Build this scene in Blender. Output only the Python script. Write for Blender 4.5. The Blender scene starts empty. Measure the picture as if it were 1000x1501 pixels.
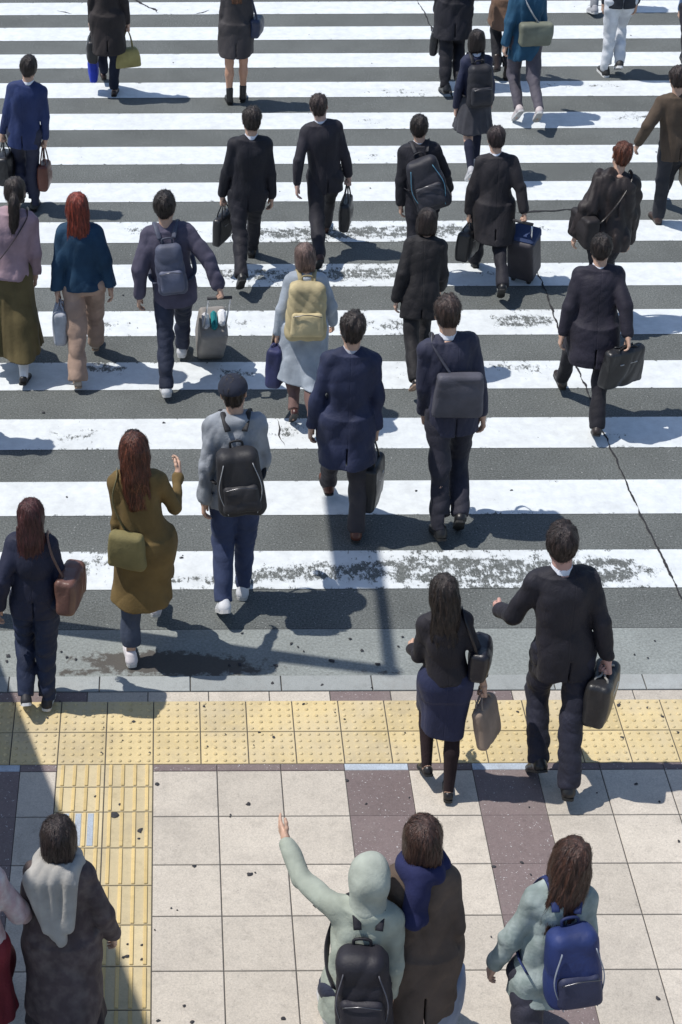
import bpy, math, random
import numpy as np
from mathutils import Matrix, Vector
PI = math.pi
R = math.radians
random.seed(7)
SC = bpy.context.scene
COL = SC.collection

# ---------------------------------------------------------------- camera, world, sun
CAM_TH, CAM_F, CAM_H, CAM_ROLL, CAM_PX = 0.60839, 2612.54, 7.664, -0.00411, 250.7
cd = bpy.data.cameras.new('camera')
cam = bpy.data.objects.new('camera', cd); COL.objects.link(cam)
cd.sensor_fit = 'HORIZONTAL'; cd.sensor_width = 36.0; cd.lens = CAM_F/1000*36
cd.shift_x = (500-CAM_PX)/1000; cd.shift_y = 0.0
cd.clip_start = 0.1; cd.clip_end = 2000
cam.matrix_world = Matrix.Translation((0, 0, CAM_H)) @ Matrix.Rotation(PI/2-CAM_TH, 4, 'X') @ Matrix.Rotation(CAM_ROLL, 4, 'Z')
SC.camera = cam
SUN_EL, SUN_AZ = 62.0, 12.0            # light travels towards +X and a little towards the viewer
SDX, SDY = math.cos(R(SUN_AZ)), -math.sin(R(SUN_AZ))
w = bpy.data.worlds.new('World'); SC.world = w; w.use_nodes = True
nt = w.node_tree; bg = nt.nodes['Background']
sky = nt.nodes.new('ShaderNodeTexSky'); sky.sky_type = 'NISHITA'; sky.sun_disc = False
sky.sun_elevation = R(SUN_EL); sky.sun_rotation = R(-78.0); sky.air_density = 1.0; sky.dust_density = 0.6
nt.links.new(sky.outputs[0], bg.inputs[0]); bg.inputs[1].default_value = 0.135
ld = bpy.data.lights.new('sun', 'SUN'); sun = bpy.data.objects.new('sun', ld); COL.objects.link(sun)
ld.energy = 4.3; ld.angle = R(0.53); ld.color = (1.0, 0.955, 0.89)
sun.rotation_mode = 'QUATERNION'
sun.rotation_quaternion = Vector((SDX*math.cos(R(SUN_EL)), SDY*math.cos(R(SUN_EL)), -math.sin(R(SUN_EL)))).to_track_quat('-Z', 'Y')
sun.location = (-20, 10, 40)
SC.view_settings.view_transform = 'Standard'; SC.view_settings.look = 'None'
SC.view_settings.exposure = 0.0; SC.view_settings.gamma = 1.0

# ---------------------------------------------------------------- picture <-> ground
def project(x, y, z):
    z = z-CAM_H; c, s = math.cos(CAM_TH), math.sin(CAM_TH)
    dep = y*c - z*s; up = y*s + z*c
    u = CAM_F*x/dep; v = -CAM_F*up/dep
    c, s = math.cos(CAM_ROLL), math.sin(CAM_ROLL)
    return (CAM_PX + c*u - s*v, 750 + s*u + c*v)
def ray(px, py):
    a, b = px-CAM_PX, py-750
    c, s = math.cos(CAM_ROLL), math.sin(CAM_ROLL)
    u, v = c*a + s*b, -s*a + c*b
    c, s = math.cos(CAM_TH), math.sin(CAM_TH)
    return (u/CAM_F, c + -v/CAM_F*s, -s + -v/CAM_F*c)
def G(px, py, z=0.0):
    d = ray(px, py); t = (z-CAM_H)/d[2]
    return (d[0]*t, d[1]*t)

# ---------------------------------------------------------------- tags, materials
def tag(o, label=None, cat=None, group=None, kind=None):
    if label: o['label'] = label
    if cat: o['category'] = cat
    if group: o['group'] = group
    if kind: o['kind'] = kind
    return o
_m = {}
def lin(c):
    f = lambda v: v/12.92 if v <= 0.04045 else ((v+0.055)/1.055)**2.4
    return tuple(f(v/255.0) for v in c)
def N(t, k, **kw):
    n = t.nodes.new(k)
    for a, b in kw.items(): setattr(n, a, b)
    return n
def mat(kind, col=(0.5, 0.5, 0.5), col2=None):
    key = (kind, tuple(round(c, 4) for c in col), None if col2 is None else tuple(round(c, 4) for c in col2))
    if key in _m: return _m[key]
    m = bpy.data.materials.new(kind); m.use_nodes = True; t = m.node_tree; L = t.links.new
    b = t.nodes['Principled BSDF']; tc = N(t, 'ShaderNodeTexCoord')
    rough, spec, bump, bs = 0.85, 0.3, 0.0, 40
    var, vs = 0.18, 9.0
    mp = N(t, 'ShaderNodeMapping'); L(tc.outputs['Object'], mp.inputs[0])
    if kind == 'fabric': rough, spec, bump, bs, var, vs = 0.85, 0.25, 0.2, 60, 0.22, 7
    if kind == 'suiting': rough, spec, bump, bs, var, vs = 0.72, 0.35, 0.2, 40, 0.3, 6; mp.inputs['Scale'].default_value = (1, 1, .45)
    if kind == 'knit': rough, spec, bump, bs, var, vs = 0.95, 0.15, 0.22, 90, 0.25, 8
    if kind == 'hair': rough, spec, bump, bs, var, vs = 0.42, 0.5, 0.7, 26, 0.6, 22; mp.inputs['Scale'].default_value = (3, 3, .3)
    if kind == 'skin': rough, spec, bump, bs, var, vs = 0.5, 0.4, 0.05, 60, 0.1, 14
    if kind == 'leather': rough, spec, bump, bs, var, vs = 0.38, 0.5, 0.25, 50, 0.2, 9
    if kind == 'nylon': rough, spec, bump, bs, var, vs = 0.6, 0.35, 0.18, 40, 0.25, 7
    if kind == 'rubber': rough, spec, bump, bs, var, vs = 0.6, 0.4, 0.1, 60, 0.12, 14
    if kind == 'metal': rough, spec, bump, bs, var, vs = 0.3, 0.5, 0.03, 30, 0.08, 8; b.inputs['Metallic'].default_value = 1.0
    if kind == 'paint': rough, spec, bump, bs, var, vs = 0.4, 0.5, 0.05, 12, 0.12, 4
    if kind == 'eye': rough, spec, bump, var = 0.15, 0.5, 0, 0.02
    nz = N(t, 'ShaderNodeTexNoise'); nz.inputs['Scale'].default_value = vs; nz.inputs['Detail'].default_value = 5
    L(mp.outputs[0], nz.inputs['Vector'])
    mr = N(t, 'ShaderNodeMapRange'); mr.inputs['From Min'].default_value = 0.3; mr.inputs['From Max'].default_value = 0.7
    mr.inputs['To Min'].default_value = 1-var; mr.inputs['To Max'].default_value = 1+var; L(nz.outputs[0], mr.inputs[0])
    if col2 is None:
        vm = N(t, 'ShaderNodeVectorMath', operation='SCALE'); vm.inputs[0].default_value = col
        fac = mr.outputs[0]
        if kind == 'hair':
            ge = N(t, 'ShaderNodeNewGeometry'); r2 = N(t, 'ShaderNodeMapRange'); r2.inputs[3].default_value = .55; r2.inputs[4].default_value = 2.1; L(ge.outputs['Random Per Island'], r2.inputs[0])
            mm = N(t, 'ShaderNodeMath', operation='MULTIPLY'); L(fac, mm.inputs[0]); L(r2.outputs[0], mm.inputs[1]); fac = mm.outputs[0]
        L(fac, vm.inputs['Scale']); L(vm.outputs[0], b.inputs['Base Color'])
    else:
        n2 = N(t, 'ShaderNodeTexNoise'); n2.inputs['Scale'].default_value = 16; n2.inputs['Detail'].default_value = 3
        L(tc.outputs['Object'], n2.inputs['Vector'])
        cr = N(t, 'ShaderNodeMapRange'); cr.inputs['From Min'].default_value = .42; cr.inputs['From Max'].default_value = .68; L(n2.outputs[0], cr.inputs[0])
        mx = N(t, 'ShaderNodeMix', data_type='RGBA'); mx.inputs[6].default_value = (*col, 1); mx.inputs[7].default_value = (*col2, 1)
        L(cr.outputs[0], mx.inputs[0]); vm = N(t, 'ShaderNodeVectorMath', operation='SCALE')
        L(mx.outputs[2], vm.inputs[0]); L(mr.outputs[0], vm.inputs['Scale']); L(vm.outputs[0], b.inputs['Base Color'])
    if kind == 'hair':
        w2 = N(t, 'ShaderNodeTexNoise'); w2.inputs['Scale'].default_value = 60; L(mp.outputs[0], w2.inputs['Vector']); src = w2
        src.inputs['Detail'].default_value = 3
    else:
        src = N(t, 'ShaderNodeTexNoise'); src.inputs['Scale'].default_value = bs; src.inputs['Detail'].default_value = 4; L(mp.outputs[0], src.inputs['Vector'])
    if bump > 0:
        bp = N(t, 'ShaderNodeBump'); bp.inputs['Strength'].default_value = min(1, bump*1.6); bp.inputs['Distance'].default_value = 0.006
        hgt = src.outputs[0]
        if kind in ('suiting', 'fabric', 'nylon', 'knit'):           # drag lines of worn cloth, and the centre back seam
            wv = N(t, 'ShaderNodeTexNoise'); wv.inputs['Scale'].default_value = 11; wv.inputs['Detail'].default_value = 3; wv.inputs['Distortion'].default_value = 1.6; L(mp.outputs[0], wv.inputs['Vector'])
            rd = N(t, 'ShaderNodeMath', operation='PINGPONG'); rd.inputs[1].default_value = .09; L(wv.outputs[0], rd.inputs[0])
            ad = N(t, 'ShaderNodeMath', operation='MULTIPLY_ADD'); ad.inputs[1].default_value = 6.5 if kind == 'suiting' else 3.2; L(rd.outputs[0], ad.inputs[0]); L(hgt, ad.inputs[2]); hgt = ad.outputs[0]
        if kind == 'suiting':
            sx = N(t, 'ShaderNodeSeparateXYZ'); L(tc.outputs['Object'], sx.inputs[0])
            ab = N(t, 'ShaderNodeMath', operation='ABSOLUTE'); L(sx.outputs[0], ab.inputs[0])
            sm = N(t, 'ShaderNodeMapRange'); sm.inputs[2].default_value = .006; sm.inputs[3].default_value = -1.2; sm.inputs[4].default_value = 0; L(ab.outputs[0], sm.inputs[0])
            a2 = N(t, 'ShaderNodeMath', operation='ADD'); L(hgt, a2.inputs[0]); L(sm.outputs[0], a2.inputs[1]); hgt = a2.outputs[0]
        L(hgt, bp.inputs['Height']); L(bp.outputs[0], b.inputs['Normal'])
    b.inputs['Roughness'].default_value = rough; b.inputs['Specular IOR Level'].default_value = spec
    if kind in ('fabric', 'knit', 'suiting'):
        b.inputs['Sheen Weight'].default_value = 0.02; b.inputs['Sheen Roughness'].default_value = 0.5
    if kind == 'skin': b.inputs['Subsurface Weight'].default_value = 0.0
    _m[key] = m
    return m

# ---------------------------------------------------------------- meshes
def new_mesh(name, V, F, mats=(), midx=None, smooth=True):
    """V (n,3) array; F list of arrays (k,4) / (k,3)"""
    me = bpy.data.meshes.new(name)
    V = np.asarray(V, np.float32); me.vertices.add(len(V)); me.vertices.foreach_set('co', V.ravel())
    Fs = [np.asarray(f, np.int32) for f in F if len(f)]
    nl = sum(f.size for f in Fs); nf = sum(len(f) for f in Fs)
    me.loops.add(nl); me.polygons.add(nf)
    me.loops.foreach_set('vertex_index', np.concatenate([f.ravel() for f in Fs]))
    tot = np.concatenate([np.full(len(f), f.shape[1], np.int32) for f in Fs])
    st = np.concatenate([[0], np.cumsum(tot)[:-1]]).astype(np.int32)
    me.polygons.foreach_set('loop_start', st)
    try: me.polygons.foreach_set('loop_total', tot)
    except Exception: pass
    if midx is not None: me.polygons.foreach_set('material_index', np.asarray(midx, np.int32))
    for m in mats: me.materials.append(m)
    me.update(calc_edges=True); me.validate()
    me.polygons.foreach_set('use_smooth', np.full(len(me.polygons), smooth))
    return me
def link(name, me, parent=None, M=None):
    o = bpy.data.objects.new(name, me); COL.objects.link(o)
    if parent is not None: o.parent = parent
    if M is not None: o.matrix_basis = M
    return o
class MB:
    """collects boxes, tubes and sheets for one mesh"""
    def __init__(s): s.V = []; s.Q = []; s.T = []; s.n = 0; s.sm = False
    def add(s, V, Q=(), T=()):
        V = np.asarray(V, float).reshape(-1, 3)
        if len(Q): s.Q.append(np.asarray(Q, int)+s.n)
        if len(T): s.T.append(np.asarray(T, int)+s.n)
        s.V.append(V); s.n += len(V)
    def box(s, c, d, rot=None, bev=0.0):
        x, y, z = np.array(d)/2.0
        if bev > 0:
            b = min(bev, x*.9, y*.9, z*.9); ring = []
            for zz, o in ((-z, b), (-z+b, 0), (z-b, 0), (z, b)):
                X, Y = x-o, y-o; c2 = b if o == 0 else b*.6
                ring.append([(X, -Y+c2, zz), (X, Y-c2, zz), (X-c2, Y, zz), (-X+c2, Y, zz), (-X, Y-c2, zz), (-X, -Y+c2, zz), (-X+c2, -Y, zz), (X-c2, -Y, zz)])
            V = np.array(ring).reshape(-1, 3); Q = []
            for k in range(3):
                for i in range(8): j = (i+1) % 8; Q.append((k*8+i, k*8+j, k*8+8+j, k*8+8+i))
            T = [];
            for k, f in ((0, -1), (3, 1)):
                o = k*8
                for i in range(1, 7): T.append((o, o+i, o+i+1) if f > 0 else (o, o+i+1, o+i))
        else:
            V = np.array([(a*x, b_*y, e*z) for e in (-1, 1) for b_ in (-1, 1) for a in (-1, 1)])
            Q = [(0, 2, 3, 1), (4, 5, 7, 6), (0, 1, 5, 4), (2, 6, 7, 3), (0, 4, 6, 2), (1, 3, 7, 5)]; T = []
        if rot is not None: V = V @ np.array(rot).T
        s.add(V+np.array(c), Q, T)
    def tube(s, P, r, n=8, flat=1.0, up=None, cap=True):
        P = np.array(P, float); m = len(P); r = np.broadcast_to(np.array(r, float), (m,))
        T = np.gradient(P, axis=0); T /= np.linalg.norm(T, axis=1)[:, None]+1e-9
        u = np.array(up, float) if up is not None else (np.array([0, 0, 1.0]) if abs(T[0][2]) < .9 else np.array([1.0, 0, 0]))
        V = []
        for i in range(m):
            a = np.cross(T[i], u); a /= np.linalg.norm(a)+1e-9; b = np.cross(a, T[i]); 
            if up is None: u = b
            for k in range(n):
                an = 2*PI*k/n; V.append(P[i]+r[i]*(math.cos(an)*a+math.sin(an)*b*flat))
        Q = [(i*n+k, i*n+(k+1) % n, (i+1)*n+(k+1) % n, (i+1)*n+k) for i in range(m-1) for k in range(n)]
        T3 = []
        if cap:
            V.append(P[0]); V.append(P[-1]); a = m*n; b = a+1
            for k in range(n): T3 += [(a, (k+1) % n, k), (b, (m-1)*n+k, (m-1)*n+(k+1) % n)]
        s.add(V, Q, T3)
    def build(s, name, m, parent=None, smooth=False, M=None, kind=None):
        V = np.concatenate(s.V); F = []
        if s.Q: F.append(np.concatenate(s.Q))
        if s.T: F.append(np.concatenate(s.T))
        o = link(name, new_mesh(name, V, F, [m], smooth=smooth), parent, M)
        if kind: o['kind'] = kind
        return o
def smoothpath(P, n=24):
    P = np.array(P, float); m = len(P); Q = np.vstack([2*P[0]-P[1], P, 2*P[-1]-P[-2]]); out = []
    for t in np.linspace(0, m-1-1e-6, n):
        i = int(t); f = t-i; a, b, c, d = Q[i:i+4]
        out.append(.5*(2*b+(c-a)*f+(2*a-5*b+4*c-d)*f*f+(3*b-a-3*c+d)*f**3))
    return np.array(out)

# ---------------------------------------------------------------- signed distance fields -> one smooth surface
class Fld:
    def __init__(s, lo, hi, h):
        s.h = h; s.lo = np.array(lo, float)-3*h; s.n = (np.ceil((np.array(hi, float)+3*h-s.lo)/h)+1).astype(int)
        s.F = np.full(s.n, 1.0, np.float32)
        s.ax = [(s.lo[i]+h*np.arange(s.n[i])).astype(np.float32) for i in range(3)]
    def sub(s, lo, hi, m):
        i0 = np.clip(np.floor((np.array(lo)-m-s.lo)/s.h).astype(int), 0, s.n-1)
        i1 = np.clip(np.ceil((np.array(hi)+m-s.lo)/s.h).astype(int)+1, 1, s.n)
        i1 = np.maximum(i1, i0+1)
        sl = tuple(slice(a, b) for a, b in zip(i0, i1))
        return sl, s.ax[0][sl[0]][:, None, None], s.ax[1][sl[1]][None, :, None], s.ax[2][sl[2]][None, None, :]
    def uni(s, sl, d, k):
        a = s.F[sl]
        if k <= 0: s.F[sl] = np.minimum(a, d)
        else:
            h = np.maximum(k-np.abs(a-d), 0)/k; s.F[sl] = np.minimum(a, d)-h*h*k*.25
    def rc(s, a, b, ra, rb, k=.02):
        a = np.array(a, float); b = np.array(b, float); r = max(ra, rb); m = k+3*s.h
        sl, x, y, z = s.sub(np.minimum(a, b)-r, np.maximum(a, b)+r, m)
        e = b-a; L = float(e@e)+1e-12
        t = np.clip(((x-a[0])*e[0]+(y-a[1])*e[1]+(z-a[2])*e[2])/L, 0, 1)
        d = np.sqrt((x-a[0]-t*e[0])**2+(y-a[1]-t*e[1])**2+(z-a[2]-t*e[2])**2)-(ra+(rb-ra)*t)
        s.uni(sl, d, k)
    def _ell(s, c, r, Rm, m):
        c = np.array(c, float); rr = max(r); sl, x, y, z = s.sub(c-rr, c+rr, m); x = x-c[0]; y = y-c[1]; z = z-c[2]
        if Rm is not None:
            Rm = np.array(Rm); x, y, z = (Rm[0, i]*x+Rm[1, i]*y+Rm[2, i]*z for i in range(3))
        k0 = np.sqrt((x/r[0])**2+(y/r[1])**2+(z/r[2])**2)+1e-6
        k1 = np.sqrt((x/r[0]**2)**2+(y/r[1]**2)**2+(z/r[2]**2)**2)+1e-6
        return sl, k0*(k0-1)/k1
    def ell(s, c, r, Rm=None, k=.02): sl, d = s._ell(c, r, Rm, k+3*s.h); s.uni(sl, d, k)
    def dent(s, c, r, Rm=None, k=.01):
        sl, d = s._ell(c, r, Rm, k+3*s.h); a = s.F[sl]; h = np.maximum(k-np.abs(a+d), 0)/k; s.F[sl] = np.maximum(a, -d)+h*h*k*.25
    def loft(s, org, Rm, S, W, D, YO=None, n=2.3, tw=0.0, k=.03, fold=None, XO=None):
        """elliptic sections along local z: S heights, W half widths, D half depths, YO offsets"""
        Rm = np.array(Rm); org = np.array(org, float); S = np.array(S, float); YO = np.zeros(len(S)) if YO is None else np.array(YO, float)
        XO = np.zeros(len(S)) if XO is None else np.array(XO, float)
        cs = []
        for i in range(len(S)):
            for a in (-1, 1):
                for b in (-1, 1): cs.append(org+Rm @ np.array([XO[i]+a*(W[i]+.03), YO[i]+b*(D[i]+.03), S[i]]))
        cs = np.array(cs); sl, x, y, z = s.sub(cs.min(0), cs.max(0), k+3*s.h)
        x = x-org[0]; y = y-org[1]; z = z-org[2]
        qx, qy, qz = (Rm[0, i]*x+Rm[1, i]*y+Rm[2, i]*z for i in range(3))
        if tw:
            an = tw*np.clip(qz/.45, 0, 1); c_, s_ = np.cos(an), np.sin(an); qx, qy = c_*qx+s_*qy, -s_*qx+c_*qy
        ss = np.clip(qz, S[0], S[-1]); Sd = np.linspace(S[0], S[-1], 60)
        def sm(A):
            B = np.interp(Sd, S, A); Bp = np.pad(B, 4, mode='edge'); return np.interp(ss, Sd, np.convolve(Bp, np.ones(9)/9, 'valid')).astype(np.float32)
        w_, d_, yo, xo = sm(W), sm(D), sm(YO), sm(XO)
        ax_, ay_ = np.abs(qx-xo)/w_, np.abs(qy-yo)/d_
        rr = (ax_**n+ay_**n)**(1.0/n)
        if fold is not None:
            cnt, amp, s0, ph = fold; phi = np.arctan2(qy/d_, qx/w_)
            rr = rr - amp*np.clip((s0-qz)/max(.05, s0-S[0]), 0, 1)*(np.sin(phi*cnt+ph+1.2*np.sin(phi*2+ph)+qz*3)+.4*np.sin(phi*(cnt*2+1)+2*ph))
        d = (rr-1)*np.minimum(w_, d_)
        cap = np.maximum(qz-S[-1], S[0]-qz)
        d = np.maximum(d, cap)
        s.uni(sl, d, k)
    def cut(s, c, nrm):
        """remove the side the normal points to"""
        nrm = np.array(nrm, float); nrm /= np.linalg.norm(nrm); c = np.array(c, float)
        x, y, z = s.ax[0][:, None, None], s.ax[1][None, :, None], s.ax[2][None, None, :]
        s.F = np.maximum(s.F, (x-c[0])*nrm[0]+(y-c[1])*nrm[1]+(z-c[2])*nrm[2])
    def cutbox(s, lo, hi):
        sl, x, y, z = s.sub(lo, hi, s.h)
        d = np.maximum(np.maximum(np.maximum(lo[0]-x, x-hi[0]), np.maximum(lo[1]-y, y-hi[1])), np.maximum(lo[2]-z, z-hi[2]))
        s.F[sl] = np.maximum(s.F[sl], -d)
    def folds(s, amp, seed, sc=(14, 14, 5), nt=4):
        r = np.random.RandomState(seed); x, y, z = s.ax[0][:, None, None], s.ax[1][None, :, None], s.ax[2][None, None, :]
        acc = 0
        for i in range(nt):
            k = r.normal(size=3)*np.array(sc); k2 = r.normal(size=3)*np.array(sc)*.45; p, q = r.uniform(0, 6.28, 2)
            a = (k[0]*x+p)+k[1]*y+k[2]*z + 1.6*np.sin((k2[0]*x+q)+k2[1]*y+k2[2]*z)
            v = np.sin(a); acc = acc + (1-2*np.abs(v)**.8 if i % 2 else v)
        s.F = s.F + (amp/nt*1.6)*acc.astype(np.float32)
    def mesh(s):
        F = s.F; S = F < 0; n = np.array(F.shape)
        c = [S[a:n[0]-1+a, b:n[1]-1+b, e:n[2]-1+e] for a in (0, 1) for b in (0, 1) for e in (0, 1)]
        allv = c[0].copy(); anyv = c[0].copy()
        for q in c[1:]: allv &= q; anyv |= q
        mix = anyv & ~allv; I = np.argwhere(mix)
        if len(I) == 0: return np.zeros((0, 3)), np.zeros((0, 4), int)
        val = {}
        for a in (0, 1):
            for b in (0, 1):
                for e in (0, 1): val[a, b, e] = F[I[:, 0]+a, I[:, 1]+b, I[:, 2]+e]
        acc = np.zeros((len(I), 3)); cnt = np.zeros(len(I))
        for axis in range(3):
            for u in (0, 1):
                for v in (0, 1):
                    p0 = [0, 0, 0]; o = [i for i in range(3) if i != axis]; p0[o[0]] = u; p0[o[1]] = v; p1 = list(p0); p1[axis] = 1
                    f0 = val[tuple(p0)]; f1 = val[tuple(p1)]; m = (f0 < 0) != (f1 < 0)
                    t = np.where(m, f0/(f0-f1+1e-12*(f0 == f1)), 0); pt = np.array(p0, float)[None, :].repeat(len(I), 0); pt[:, axis] += t
                    acc += np.where(m[:, None], pt, 0); cnt += m
        V = s.lo+(I+acc/cnt[:, None])*s.h
        idx = np.full(mix.shape, -1, np.int32); idx[mix] = np.arange(len(I)); Q = []
        for axis in range(3):
            o = [i for i in range(3) if i != axis]
            A = [slice(None)]*3; B = [slice(None)]*3; A[axis] = slice(0, -1); B[axis] = slice(1, None)
            for q in o: A[q] = slice(1, -1); B[q] = slice(1, -1)
            s0, s1 = S[tuple(A)], S[tuple(B)]; E = np.argwhere(s0 != s1)
            if len(E) == 0: continue
            E[:, o[0]] += 1; E[:, o[1]] += 1
            def cell(du, dv):
                C = E.copy(); C[:, o[0]] += du; C[:, o[1]] += dv; return idx[C[:, 0], C[:, 1], C[:, 2]]
            q = np.stack([cell(-1, -1), cell(0, -1), cell(0, 0), cell(-1, 0)], 1)
            ins = S[tuple(E.T)]; flip = ins if axis != 1 else ~ins
            q[~flip] = q[~flip][:, ::-1]; Q.append(q)
        return V, np.concatenate(Q)

def rotx(a): c, s = math.cos(a), math.sin(a); return np.array([[1, 0, 0], [0, c, -s], [0, s, c]])
def roty(a): c, s = math.cos(a), math.sin(a); return np.array([[c, 0, s], [0, 1, 0], [-s, 0, c]])
def rotz(a): c, s = math.cos(a), math.sin(a); return np.array([[c, -s, 0], [s, c, 0], [0, 0, 1]])
def M4(Rm, p): 
    m = np.eye(4); m[:3, :3] = Rm; m[:3, 3] = p; return Matrix(m.tolist())

# ---------------------------------------------------------------- ground materials
def ground_mat(name, col, kind, attr=None, col2=None):
    m = bpy.data.materials.new(name); m.use_nodes = True; t = m.node_tree; L = t.links.new
    b = t.nodes['Principled BSDF']; tc = N(t, 'ShaderNodeTexCoord'); O = tc.outputs['Object']
    def noise(sc, det=4, ro=.6, vec=None, dist=0):
        n = N(t, 'ShaderNodeTexNoise'); n.inputs['Scale'].default_value = sc; n.inputs['Detail'].default_value = det
        n.inputs['Roughness'].default_value = ro; n.inputs['Distortion'].default_value = dist; L(vec or O, n.inputs['Vector']); return n.outputs[0]
    def rng(src, a, b_, c, d):
        n = N(t, 'ShaderNodeMapRange'); n.inputs[1].default_value = a; n.inputs[2].default_value = b_; n.inputs[3].default_value = c; n.inputs[4].default_value = d
        L(src, n.inputs[0]); return n.outputs[0]
    def math_(op, a, b_=None):
        n = N(t, 'ShaderNodeMath', operation=op)
        for i, v in enumerate((a, b_)):
            if v is None: continue
            if isinstance(v, (int, float)): n.inputs[i].default_value = v
            else: L(v, n.inputs[i])
        return n.outputs[0]
    def mix(f, a, b_):
        n = N(t, 'ShaderNodeMix', data_type='RGBA')
        if isinstance(f, float): n.inputs[0].default_value = f
        else: L(f, n.inputs[0])
        for i, v in ((6, a), (7, b_)):
            if isinstance(v, tuple): n.inputs[i].default_value = (*v, 1)
            else: L(v, n.inputs[i])
        return n.outputs[2]
    def scale(c, f):
        n = N(t, 'ShaderNodeVectorMath', operation='SCALE')
        if isinstance(c, tuple): n.inputs[0].default_value = c
        else: L(c, n.inputs[0])
        L(f, n.inputs['Scale']); return n.outputs[0]
    def asphalt():
        f = math_('MULTIPLY', rng(noise(70, 4, .85), .34, .66, .42, 1.6), rng(noise(1.3, 4), .3, .7, .84, 1.16))
        c = scale((.116, .125, .121), f)
        c = mix(rng(noise(55, 2, .5), .675, .71, 0, .6), c, (.42, .43, .42))
        c = mix(rng(noise(40, 2, .5), .695, .72, 0, .6), c, (.045, .05, .055))
        return c
    bumpsrc, bstr, bdist, rough = noise(110, 4, .7), .6, .004, .9
    if kind == 'asphalt': c = asphalt(); bstr = 1.0
    elif kind == 'paint':
        at = N(t, 'ShaderNodeAttribute'); at.attribute_name = 'wear'; wv = at.outputs['Fac']
        mpn = N(t, 'ShaderNodeMapping'); mpn.inputs['Scale'].default_value = (1.0, .42, 1); L(O, mpn.inputs[0])
        v = math_('ADD', math_('MULTIPLY', noise(42, 8, .85, mpn.outputs[0], .3), .64), math_('MULTIPLY', noise(10, 3, .6), .38))
        fine = noise(9, 6, .7)
        thr = math_('SUBTRACT', .735, math_('MULTIPLY', math_('MINIMUM', wv, 1.1), .225))
        worn = math_('MULTIPLY', rng(math_('SUBTRACT', v, thr), -.012, .012, 0, 1), 1.0)
        grey = math_('MULTIPLY', rng(fine, .35, .68, 1.03, .84), rng(noise(1.7, 5, .7), .3, .7, 1.02, .90))
        # the greyer film of dirt round the worn places
        c = scale((.70, .735, .745), grey)
        c = mix(math_('MULTIPLY', math_('MINIMUM', math_('MULTIPLY', wv, .16), .2), 1.0), c, (.52, .57, .60))
        c = mix(worn, c, asphalt()); bstr = .35; bdist = .003
        bumpsrc = math_('SUBTRACT', noise(110, 4, .7), worn); rough = .75
    elif kind in ('stone', 'tactile', 'kerb'):
        g = N(t, 'ShaderNodeNewGeometry'); isl = g.outputs['Random Per Island']
        f = math_('MULTIPLY', rng(isl, 0, 1, .87, 1.08), rng(noise(4.2, 5), .3, .7, .93, 1.05))
        a = {'stone': (.86, 1.13), 'tactile': (.95, 1.05), 'kerb': (.88, 1.12)}[kind]
        f = math_('MULTIPLY', f, rng(noise(120 if kind == 'stone' else 150, 3, .7), .35, .65, *a))
        f = math_('MULTIPLY', f, rng(noise(13, 6, .75), .52, .74, 1, .80))
        c = scale(col, f)
        if col2: c = mix(math_('MULTIPLY', rng(noise(2.3, 5, .6), .45, .7, 0, 1), .7), c, col2)
        c = mix(rng(noise(75, 2, .5), .66, .70, 0, .35), c, (.16, .15, .15) if kind != 'tactile' else (.5, .42, .28))
        if kind == 'stone' and col[0] < .3: c = mix(rng(noise(80, 2, .5), .685, .70, 0, .7), c, (.6, .6, .6))
        bstr = .25
        # grime in patches
        c = mix(rng(noise(1.6, 7, .75), .5, .75, 0, .42), c, (.22, .20, .18))
    elif kind == 'gutter':
        at = N(t, 'ShaderNodeAttribute'); at.attribute_name = 'wear'; wv = at.outputs['Fac']
        f = math_('MULTIPLY', rng(noise(55, 4, .75), .33, .67, .72, 1.22), rng(noise(3, 4), .3, .7, .88, 1.1))
        c = scale(col, f)
        v = math_('SUBTRACT', noise(12, 8, .7), math_('SUBTRACT', .8, math_('MULTIPLY', wv, .42)))
        c = mix(rng(v, -.05, .06, 0, .9), c, (.075, .066, .058)); bstr = .8
    elif kind == 'plain':
        c = scale(col, rng(noise(30, 5), .3, .7, .75, 1.25))
    L(c, b.inputs['Base Color']); b.inputs['Roughness'].default_value = rough; b.inputs['Specular IOR Level'].default_value = .3
    bp = N(t, 'ShaderNodeBump'); bp.inputs['Strength'].default_value = bstr; bp.inputs['Distance'].default_value = bdist
    L(bumpsrc, bp.inputs['Height']); L(bp.outputs[0], b.inputs['Normal'])
    return m
M_ASPH = ground_mat('asphalt', (.1, .1, .1), 'asphalt')
M_PAINT = ground_mat('road_paint', (.8, .8, .8), 'paint')
M_LIGHT = ground_mat('pale_granite', (.52, .472, .405), 'stone')
M_BROWN = ground_mat('brown_granite', (.19, .150, .147), 'stone')
M_BLUE = ground_mat('blue_grey_granite', (.43, .49, .56), 'stone')
M_KERB = ground_mat('kerb_granite', (.33, .35, .345), 'kerb')
M_YEL = ground_mat('yellow_tactile', (.60, .485, .265), 'tactile', col2=(.56, .48, .33))
M_YELBAR = ground_mat('yellow_bar', (.62, .47, .22), 'tactile')
M_YELFLAT = ground_mat('faded_yellow', (.57, .48, .30), 'tactile')
M_JOINT = ground_mat('joint_mortar', (.085, .08, .075), 'plain')
M_GUT = ground_mat('gutter_concrete', (.245, .265, .255), 'gutter')
M_GUM = ground_mat('old_gum', (.045, .045, .05), 'plain')
M_TAR = ground_mat('tar', (.03, .03, .033), 'plain')

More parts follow.
